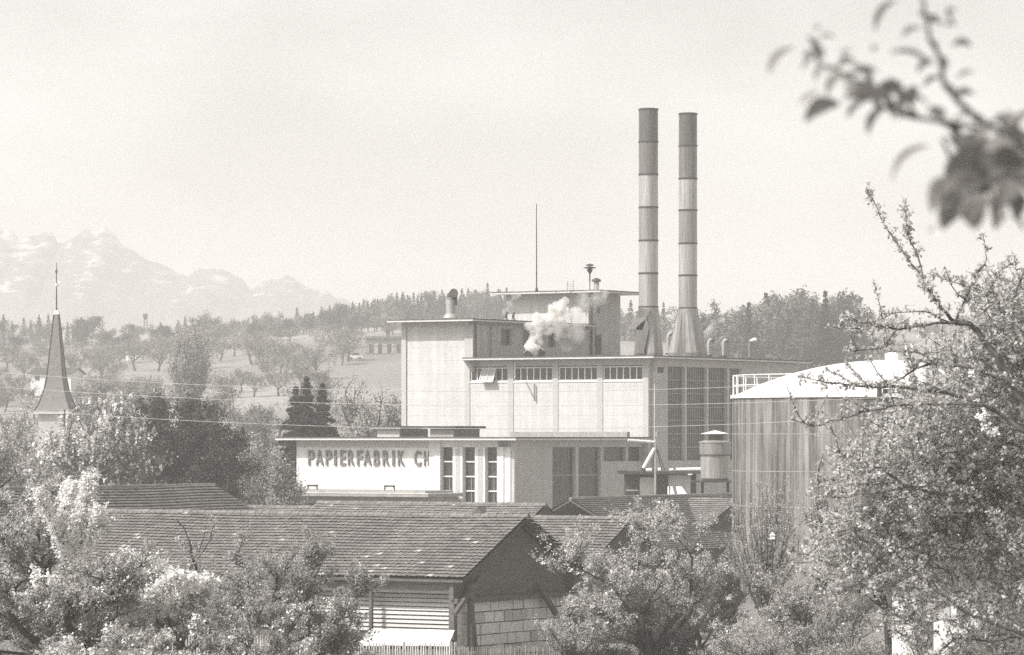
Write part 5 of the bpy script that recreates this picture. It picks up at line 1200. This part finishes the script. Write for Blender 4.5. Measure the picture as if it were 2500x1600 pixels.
# ---- the large tree on the right, nearer to the camera
rg = np.random.RandomState(200); D_ = 46.; wd = MB(); leafP = []; loc = np.array((12.2 * 46 / 100, D_, 0)); loc = np.array(at(2440, 1750, D_)); 
LB = [([(2520, 1120), (2500, 985), (2460, 910), (2418, 853), (2365, 790), (2331, 788)], .075, .045), ([(2331, 788), (2305, 760), (2265, 707), (2254, 682), (2209, 623), (2150, 532), (2114, 459)], .035, .006), ([(2254, 682), (2223, 591), (2212, 540), (2204, 495)], .016, .005),
      ([(2331, 788), (2350, 745), (2377, 682), (2409, 632), (2400, 577)], .022, .005), ([(2331, 788), (2260, 795), (2190, 805), (2120, 790), (2060, 780), (2052, 795)], .024, .006), ([(2320, 788), (2250, 760), (2180, 765), (2150, 780)], .014, .004),
      ([(2500, 985), (2448, 926), (2365, 896), (2285, 888), (2238, 899), (2190, 930), (2135, 946)], .04, .008), ([(2510, 1060), (2440, 1010), (2398, 989), (2330, 965), (2260, 955), (2199, 946), (2132, 946), (2080, 940), (2032, 936), (1990, 928), (1946, 919)], .042, .006),
      ([(2398, 989), (2298, 989), (2199, 989), (2105, 1006), (2049, 1026), (1982, 1041), (1933, 1026)], .022, .005), ([(2420, 1240), (2315, 1210), (2199, 1182), (2165, 1155), (2105, 1125), (2059, 1112), (2036, 1095)], .03, .005),
      ([(2440, 1290), (2390, 1225), (2365, 1205), (2315, 1188), (2265, 1188), (2199, 1193), (2132, 1206), (2032, 1215), (1966, 1210)], .035, .005), ([(2265, 1188), (2165, 1180), (2099, 1180), (2032, 1171), (1982, 1180)], .016, .004), ([(2199, 1180), (2220, 1120), (2250, 1060), (2290, 1040)], .016, .006),
      ([(2500, 700), (2440, 720), (2400, 712), (2360, 700), (2300, 680), (2270, 668)], .02, .005), ([(2520, 800), (2450, 760), (2420, 700), (2450, 655), (2480, 640)], .024, .005), ([(2520, 900), (2470, 800), (2480, 720), (2500, 660)], .03, .008), ([(2150, 780), (2110, 800), (2090, 825)], .01, .004), ([(2190, 805), (2150, 850), (2180, 840)], .012, .004), ([(2285, 888), (2240, 860), (2170, 858), (2100, 855), (2070, 856)], .014, .004),
      ([(2680, 1800), (2660, 1640), (2640, 1480), (2600, 1300), (2560, 1200), (2520, 1120)], .2, .1), ([(2640, 1480), (2540, 1400), (2470, 1330), (2440, 1290), (2420, 1240)], .05, .025), ([(2650, 1600), (2520, 1560), (2370, 1500), (2280, 1440), (2210, 1380), (2170, 1330)], .045, .01), ([(2520, 1560), (2400, 1565), (2330, 1560), (2290, 1590), (2270, 1620)], .025, .012), ([(2470, 1330), (2400, 1350), (2330, 1340), (2260, 1300)], .02, .008)]
for k, (pl, r0, r1) in enumerate(LB):
    r0 *= .72; r1 *= .72
    Q = limb_px(wd, pl, D_ + (0 if k < 8 else rg.normal(0, .5)), r0, r1, rg, 7, .03, .12); thin = r0 < .05
    ln = np.linalg.norm(np.diff(Q, axis=0), axis=1).sum(); ns = int(ln * (30 if thin else 12))
    for p in along(Q, ns, rg, .1 if thin else .3):     # short spurs that carry the leaf rosettes
        d = unit(rg.normal(size=3) + np.array([0, 0, .5])); e = p + d * rg.uniform(.02, .1); wd.path([p, e], [.005, .003], 3); leafP.append(np.repeat(e[None], rg.randint(4, 8), 0))
    if k in (1, 2, 3):   # long shoots are closely set with small leaves
        for p in along(Q, int(ln * 26), rg, .15): leafP.append(np.repeat(p[None], 3, 0) + rg.normal(0, .012, (3, 3)))
    for p in along(Q, int(ln * 3.2), rg, .2):
        if rg.rand() < (.75 if thin else .5) and k not in (1, 2):
            d = unit(unit(Q[-1] - Q[0]) * .6 + rg.normal(size=3) * .7 + np.array([0, 0, .6])); t = curve(p, p + d * rg.uniform(.15, .55), rg, 5, .08); wd.path(t, np.linspace(.009, .004, 5), 4)
            for q in along(t, 9, rg, .1): leafP.append(np.repeat(q[None], 5, 0))
P1 = np.concatenate(leafP); P1 = P1 + rg.normal(0, .022, P1.shape)
# the dense mass: twigs grown inside the outline of the crown
poly = [(2075, 1250), (2060, 1130), (2170, 1085), (2150, 1035), (2215, 1015), (2215, 960), (2310, 905), (2290, 850), (2330, 830), (2400, 860), (2370, 770), (2385, 735), (2450, 700), (2520, 690), (2600, 660), (2600, 1500), (2450, 1620), (2250, 1600), (2150, 1450), (2000, 1420), (1990, 1330)]
def inside(x, y):
    r_ = False; j = len(poly) - 1
    for i in range(len(poly)):
        (xi, yi), (xj, yj) = poly[i], poly[j]
        if (yi > y) != (yj > y) and x < (xj - xi) * (y - yi) / (yj - yi) + xi: r_ = not r_
        j = i
    return r_
P2 = []; nt_ = 0
while nt_ < 2200:
    x, y = rg.uniform(1980, 2600), rg.uniform(640, 1620)
    if (2262 < x < 2350 and y > 1490) or (2150 < x < 2420 and 1405 < y < 1485 and rg.rand() < .35): continue
    if not inside(x, y) or (y > 1400 and rg.rand() < .2): continue
    d0 = D_ + .5 + abs(rg.normal(0, 1.3)); p = np.array(at(x, y, d0)); d = unit(rg.normal(size=3) * np.array([1, 1, .7]) + np.array([-.35, 0, .55])); t = curve(p, p + d * rg.uniform(.2, .55), rg, 5, .1); wd.path(t, np.linspace(.007, .003, 5), 4); nt_ += 1
    for q in along(t, 8, rg): P2.append(np.repeat(q[None], 5, 0))
P2 = np.concatenate(P2); P2 = P2 + rg.normal(0, .03, P2.shape)
bc = P2[rg.randint(0, len(P2), 60)]; sel = bc[(bc[:, 2] < CZ + .2)]; B = np.repeat(sel[:30], 14, 0) + rg.normal(0, .035, (len(sel[:30]) * 14, 3))
for x, y in ((2395, 1020), (2405, 1040), (2418, 1055), (2430, 1058), (2400, 1010)): B = np.concatenate([B, np.array(at(x, y, D_ - .8)) + rg.normal(0, .03, (26, 3))])
wd.v = [(a - loc[0], b_ - loc[1], c_ - loc[2]) for a, b_, c_ in wd.v]
plant('apple_tree', 'large leafy apple tree filling the right edge, long bare twigs reaching across the tank', 'tree', tuple(loc), wd, 'bark_grey', [('crown', P1 - loc, .052, 'leaf_bright', dict(up=.3)), ('inner_crown', P2 - loc, .056, 'leaf_bright2', dict(up=.5)), ('blossom', B - loc, .04, 'blossom', dict(aspect=.9))])

# ---- the out of focus branch close to the camera
rg = np.random.RandomState(300); D_ = 4.6; wd = MB(); loc = at(2560, 400, D_)
tw = [([(2250, -30), (2254, 5), (2262, 50), (2268, 91), (2295, 141), (2305, 205), (2336, 245), (2382, 291), (2436, 318), (2500, 364), (2560, 400)], .0018, .0045), ([(1982, 100), (1995, 150), (2045, 173), (2085, 195), (2109, 214), (2145, 259), (2209, 282), (2277, 295), (2340, 302), (2400, 318)], .0014, .003),
      ([(2175, 190), (2168, 240), (2180, 270)], .0015, .003), ([(2300, 340), (2330, 400), (2370, 470), (2440, 440), (2500, 400)], .002, .004), ([(2310, 540), (2350, 490), (2420, 460), (2480, 420)], .002, .004), ([(2500, 560), (2470, 500), (2480, 420)], .002, .004), ([(2262, 50), (2330, 60), (2312, 30)], .001, .002)]
QS = [limb_px(wd, pl, D_, r0, r1, rg, 7, .02, .01) for pl, r0, r1 in tw]
lv = []; lf = []
def big_leaf(p0, p1, wd_px, bow, d=None):
    """a single curved leaf from base p0 to tip p1 (photo points), bowed upwards"""
    d = d or D_ + rg.uniform(-.12, .12); a = np.array(at(*p0, d)); b_ = np.array(at(*p1, d + rg.uniform(-.01, .01))); L_ = np.linalg.norm(b_ - a)
    ax_ = (b_ - a) / L_; up_ = np.array([-ax_[2], 0, ax_[0]]);  up_ = up_ * (1 if up_[2] > 0 else -1); side = np.cross(ax_, up_); side = unit(side * (.35 if wd_px > 20 else 1) + up_ * rg.uniform(.35, 1.0) * rg.choice((-1, 1))); w_ = wd_px * D_ / F; k0 = len(lv); n_ = 9
    for i in range(n_):
        t = i / (n_ - 1); c_ = a + ax_ * L_ * t + up_ * bow * L_ * 4 * t * (1 - t); h = w_ * math.sin(math.pi * min(1, t * .93 + .05)) ** .7
        lv.extend([c_ - side * h + up_ * h * .35, c_, c_ + side * h + up_ * h * .35])
    for i in range(n_ - 1):
        for j in range(2): q = k0 + i * 3 + j; lf.append((q, q + 1, q + 4, q + 3))
for (a, b_, w_, bow) in (((1940, 115), (1878, 182), 15, .14), ((2190, 0), (2138, 78), 17, .14), ((2255, 72), (2203, 92), 13, .16), ((2268, 357), (2178, 446), 17, .17), ((2050, 255), (1965, 298), 24, .12), ((2118, 245), (2070, 290), 18, .1), ((2090, 200), (2150, 262), 22, .05), ((2190, 292), (2180, 190), 18, .1), ((2322, 112), (2372, 114), 14, .14), ((2335, 195), (2378, 178), 15, .12), ((2335, 25), (2310, 35), 13, .1),
        ((2130, 126), (2145, 118), 15, .1), ((2172, 130), (2275, 162), 14, .14), ((2006, 62), (1994, 74), 13, .1), ((2000, 100), (2038, 94), 13, .2), ((2055, 135), (2085, 128), 13, .15), ((1975, 130), (1960, 140), 12, .1), ((2015, 160), (1992, 200), 15, .12), ((2000, 150), (1970, 90), 14, .1), ((2085, 190), (2145, 178), 18, .2), ((2140, 250), (2205, 205), 22, .1), ((2200, 230), (2235, 250), 24, .1), ((2240, 290), (2190, 285), 13, .1), ((2275, 300), (2270, 260), 17, .1), ((2305, 305), (2305, 270), 17, .1),
        ((2320, 300), (2410, 300), 19, .2), ((2330, 345), (2420, 400), 36, .1), ((2340, 380), (2300, 330), 18, .1), ((2360, 440), (2275, 520), 26, .2), ((2390, 470), (2300, 560), 36, .1), ((2400, 470), (2380, 560), 36, .05), ((2420, 440), (2430, 550), 34, .1), ((2440, 380), (2500, 330), 30, .1), ((2450, 400), (2520, 440), 46, .05), ((2440, 350), (2400, 410), 36, .1), ((2480, 330), (2530, 270), 18, .2), ((2470, 400), (2420, 470), 44, .08), ((2500, 420), (2450, 500), 46, .1), ((2500, 380), (2560, 480), 50, .05),
        ((2490, 480), (2430, 560), 26, .1), ((2130, 215), (2075, 160), 18, .14), ((2160, 265), (2120, 330), 18, .12), ((2230, 285), (2170, 225), 18, .16), ((2060, 180), (2020, 235), 16, .14), ((2045, 170), (2090, 150), 14, .2), ((2110, 215), (2060, 250), 20, .1), ((2280, 150), (2240, 180), 15, .14), ((2300, 190), (2255, 215), 15, .14), ((2330, 240), (2380, 230), 15, .16), ((2180, 275), (2240, 240), 20, .14), ((1995, 140), (1960, 170), 13, .12), ((2090, 205), (2100, 250), 18, .1), ((2390, 400), (2320, 430), 30, .15), ((2380, 360), (2330, 480), 30, .1), ((2262, 40), (2285, 60), 18, .1), ((2268, 60), (2240, 30), 14, .1), ((2290, 140), (2310, 170), 12, .1), ((2300, 200), (2330, 240), 13, .1), ((2270, 100), (2285, 130), 14, .1)):
    big_leaf(a, b_, w_, bow)
for x, y, n_l, s_ in ((2400, 380, 16, 95), (2350, 450, 14, 95), (2450, 430, 16, 100), (2480, 450, 10, 90), (2300, 290, 9, 70), (2130, 240, 9, 70), (2050, 190, 8, 55), (2190, 270, 8, 60), (2000, 130, 6, 45), (2440, 320, 10, 80), (2330, 470, 8, 80)):
    for k in range(int(n_l * .6)):
        a = rg.uniform(0, 6.28); p = (x + rg.normal(0, s_ * .3), y + rg.normal(0, s_ * .28)); l_ = s_ * rg.uniform(.5, 1.0)
        big_leaf(p, (p[0] + math.cos(a) * l_, p[1] + abs(math.sin(a)) * l_ * rg.choice((1, 1, -.5))), s_ * rg.uniform(.16, .3), rg.uniform(.05, .16))
br_ = empty('apple_branch', tuple(loc), 0, 'out of focus apple branch hanging into the upper right corner', 'branch')
wd.v = [(a - loc[0], b_ - loc[1], c_ - loc[2]) for a, b_, c_ in wd.v]; wd.build('twig', M['bark'], br_, True)
link('leaves', np_mesh('leaves', np.array(lv) - np.array(loc), lf, M['leaf_near'], True), br_)
bp_ = MB()
for x, y, s_ in ((1975, 246, 22), (1990, 236, 18), (2276, 566, 14), (2455, 512, 16), (1962, 254, 14)):
    q = np.array(at(x, y, D_)) - np.array(loc); s_ = s_ * D_ / F
    for k in range(5):
        a = 2 * math.pi * k / 5 + .3; d1 = np.array([math.cos(a), -.35, math.sin(a)]) * s_; d2 = np.array([-math.sin(a), -.1, math.cos(a)]) * s_ * .55
        bp_.add([q, q + d1 * .6 + d2, q + d1 * 1.05, q + d1 * .6 - d2], [(0, 1, 2, 3)])
bp_.build('blossom', M['blossom'], br_)

# ---- small white things half hidden in the greenery
D_ = 57.; t = empty('white_board', (0, 0, 0), 0, 'white rounded board standing in the dark greenery at lower right', 'board')
pts = [(2280, 1640), (2280, 1520), (2300, 1516), (2318, 1524), (2331, 1537), (2329, 1553), (2322, 1560), (2332, 1572), (2316, 1580), (2305, 1600), (2300, 1640)]
MB().add([at(x, y, D_) for x, y in pts] + [at(x, y, D_) + Vector((0, .04, 0)) for x, y in pts], [tuple(range(11)), tuple(range(21, 10, -1))] + [(i, (i + 1) % 11, (i + 1) % 11 + 11, i + 11) for i in range(11)]).build('panel', M['sheet'], t)
MB().bar(at(2283, 1700, D_) + Vector((0, .08, 0)), at(2283, 1522, D_) + Vector((0, .08, 0)), .06).build('support', M['dark'], t)
D_ = 75.; a, b_ = at(2175, 1490, D_), at(2390, 1415, D_); t = empty('white_shed', ((a.x + b_.x) / 2, D_, 0), R(-20), 'white garden shed glimpsed through the boughs of the large right tree', 'shed')
h = (b_.x - a.x) / 2; MB().box(-h, h, 0, 2.4, 4.0, b_.z).build('wall', M['white2'], t)
MB().add([(-h - .2, -.3, b_.z), (h + .2, -.3, b_.z), (h + .2, 1.2, b_.z + .7), (-h - .2, 1.2, b_.z + .7), (h + .2, 2.7, b_.z), (-h - .2, 2.7, b_.z)], [(0, 1, 2, 3), (3, 2, 4, 5), (0, 3, 5), (1, 4, 2)]).build('roof', M['dark'], t)
MB().box(-.3, .3, -.03, .0, 4.2, b_.z - .2).build('door', M['render_grey'], t)
D_ = 120.; q = at(1886, 1312, D_); t = empty('bird_house', (0, 0, 0), 0, 'small white bird house on a pole above the fan shaped shrub', 'bird house')
MB().box(q.x - .07, q.x + .07, D_ - .07, D_ + .07, q.z - .06, q.z + .06).build('box', M['sheet'], t)
MB().add([(q.x - .09, D_ - .1, q.z + .06), (q.x + .09, D_ - .1, q.z + .06), (q.x, D_ - .1, q.z + .16), (q.x - .09, D_ + .1, q.z + .06), (q.x + .09, D_ + .1, q.z + .06), (q.x, D_ + .1, q.z + .16)], [(0, 1, 2), (5, 4, 3), (0, 2, 5, 3), (1, 4, 5, 2), (0, 3, 4, 1)]).build('roof', M['sheet'], t)
MB().path([(q.x, D_, 1.5), (q.x, D_, q.z - .06)], .025, 6).build('pole', M['bark_far'], t)
for k, (x, y, s_) in enumerate(((1772, 1464, .26), (1784, 1483, .14))):
    rg = np.random.RandomState(k); q = at(x, y, (212, 207)[k]); s_ *= 1.55; MB().lathe([(s_ * math.sin(math.pi * j / 6) * (1 + rg.uniform(-.15, .1)) + .003, q.z - s_ * .35 * math.cos(math.pi * j / 6)) for j in range(7)], 9, (q.x, q.y))
    o = MB(); o.lathe([(s_ * math.sin(math.pi * j / 6) * (1 + rg.uniform(-.2, .1)) + .003, q.z - s_ * .35 * math.cos(math.pi * j / 6)) for j in range(7)], 9, (q.x, q.y))
    tag(o.build('white_basin', M['sheet']), ('larger white basin on the ground left of the tank foot', 'smaller white basin on the ground just below the larger one')[k], 'basin')

# ------------------------------------------------------------------ steam
def steam_mat(name, dens, scale, lo, hi):
    m = bpy.data.materials.new(name); m.use_nodes = True; t = m.node_tree; t.nodes.clear(); N = t.nodes.new; K = t.links.new
    o = N('ShaderNodeOutputMaterial'); v = N('ShaderNodeVolumePrincipled'); v.inputs['Color'].default_value = (.98, .97, .95, 1); v.inputs['Anisotropy'].default_value = 0
    tc = N('ShaderNodeTexCoord'); no = N('ShaderNodeTexNoise'); no.inputs['Scale'].default_value = scale; no.inputs['Detail'].default_value = 4; no.inputs['Roughness'].default_value = .6
    K(tc.outputs['Object'], no.inputs['Vector']); mr = N('ShaderNodeMapRange'); mr.inputs[1].default_value = lo; mr.inputs[2].default_value = hi; mr.inputs[3].default_value = 0; mr.inputs[4].default_value = dens
    K(no.outputs[0], mr.inputs[0]); K(mr.outputs[0], v.inputs['Density']); K(v.outputs[0], o.inputs['Volume']); return m
SM = [steam_mat('dense steam', 13, 1.3, .36, .95), steam_mat('drifting steam', 5, 1.1, .42, .95), steam_mat('thin steam', 1.3, 1.2, .4, .72)]
def puff(label, blobs, D_, m, seed):
    r_ = random.Random(seed); mb = MB()
    for x, y, r in blobs:
        q = at(x, y, D_) ; r = r * (1.3, 1.25, 1.2)[m] * D_ / F
        for k in range(4):
            c_ = q + Vector((r_.uniform(-.5, .5), r_.uniform(-.4, .4), r_.uniform(-.5, .5))) * r; s_ = r * r_.uniform(.5, .85)
            mb.lathe([(s_ * math.sin(math.pi * j / 8) + .002, c_.z - s_ * math.cos(math.pi * j / 8)) for j in range(9)], 12, (c_.x, c_.y))
    o = mb.build('steam_plume', SM[m]); o.location = (0, 0, 0)
    md = o.modifiers.new('merge', 'REMESH'); md.mode = 'VOXEL'; md.voxel_size = .1
    tx = bpy.data.textures.new('billow', 'CLOUDS'); tx.noise_scale = .55; tx.noise_depth = 3
    dm_ = o.modifiers.new('billow', 'DISPLACE'); dm_.texture = tx; dm_.strength = (1.0, .9, .8)[m]; dm_.mid_level = .45
    return tag(o, label, 'steam', 'steam plumes over the mill')
puff('dense white main steam plume boiling up from the roof ducts', [(1304, 852, 11), (1302, 838, 13), (1306, 822, 15), (1308, 805, 15), (1318, 790, 14), (1330, 785, 13), (1345, 780, 14), (1358, 774, 14), (1364, 760, 13), (1362, 749, 12), (1375, 785, 10), (1372, 742, 10), (1350, 765, 12), (1296, 848, 9)], 291.6, 0, 1)
puff('looser drifting part of the main plume, in front of the tall block windows', [(1360, 805, 16), (1380, 800, 16), (1395, 815, 17), (1410, 805, 14), (1420, 818, 14), (1380, 840, 12), (1395, 835, 12), (1412, 790, 12), (1400, 770, 14), (1420, 830, 10), (1385, 825, 14), (1370, 815, 13), (1430, 795, 11), (1390, 760, 12), (1415, 765, 12), (1380, 770, 14), (1340, 800, 12)], 293.0, 1, 2)
puff('thin steam blown across the right corner of the stair tower roof', [(1440, 745, 15), (1420, 735, 13), (1455, 730, 14), (1470, 722, 12), (1445, 712, 13), (1425, 720, 10), (1480, 735, 9), (1456, 700, 9), (1410, 760, 12), (1430, 765, 10)], 297, 2, 3)
puff('small white steam wisp at the left end of the stair tower', [(1235, 762, 6), (1239, 752, 6.5), (1243, 742, 7), (1250, 735, 7.5), (1255, 724, 8), (1260, 715, 7)], 303, 1, 4)
puff('small steam wisp above the pipe beside the right chimney base', [(1733, 824, 5), (1734, 812, 7), (1738, 800, 8), (1745, 790, 8), (1760, 780, 8)], 300, 1, 5)
puff('small steam wisp between the two chimney bases', [(1640, 806, 6), (1634, 800, 6), (1645, 798, 5)], 302, 1, 6)

# ------------------------------------------------------------------ the air
hz_ = MB().box(-1600, 1600, -210, 5200, -2, 262).build('haze', None) if False else None
me = bpy.data.meshes.new('haze'); vs = [(x, y, z) for x in (-1700, 1700) for y in (-220, 4200) for z in (-2, 190)]
me.from_pydata(vs, [], [(0, 1, 3, 2), (4, 6, 7, 5), (0, 4, 5, 1), (2, 3, 7, 6), (0, 2, 6, 4), (1, 5, 7, 3)]); me.update()
hm = bpy.data.materials.new('haze air'); hm.use_nodes = True; t = hm.node_tree; t.nodes.clear()
o = t.nodes.new('ShaderNodeOutputMaterial'); v = t.nodes.new('ShaderNodeVolumePrincipled'); v.inputs['Color'].default_value = (.99, .98, .955, 1); v.inputs['Density'].default_value = HAZE; v.inputs['Anisotropy'].default_value = 0
t.links.new(v.outputs[0], o.inputs['Volume']); me.materials.append(hm)
hz_ = link('haze', me); tag(hz_, 'pale spring haze lying over the valley', 'haze', kind='stuff')
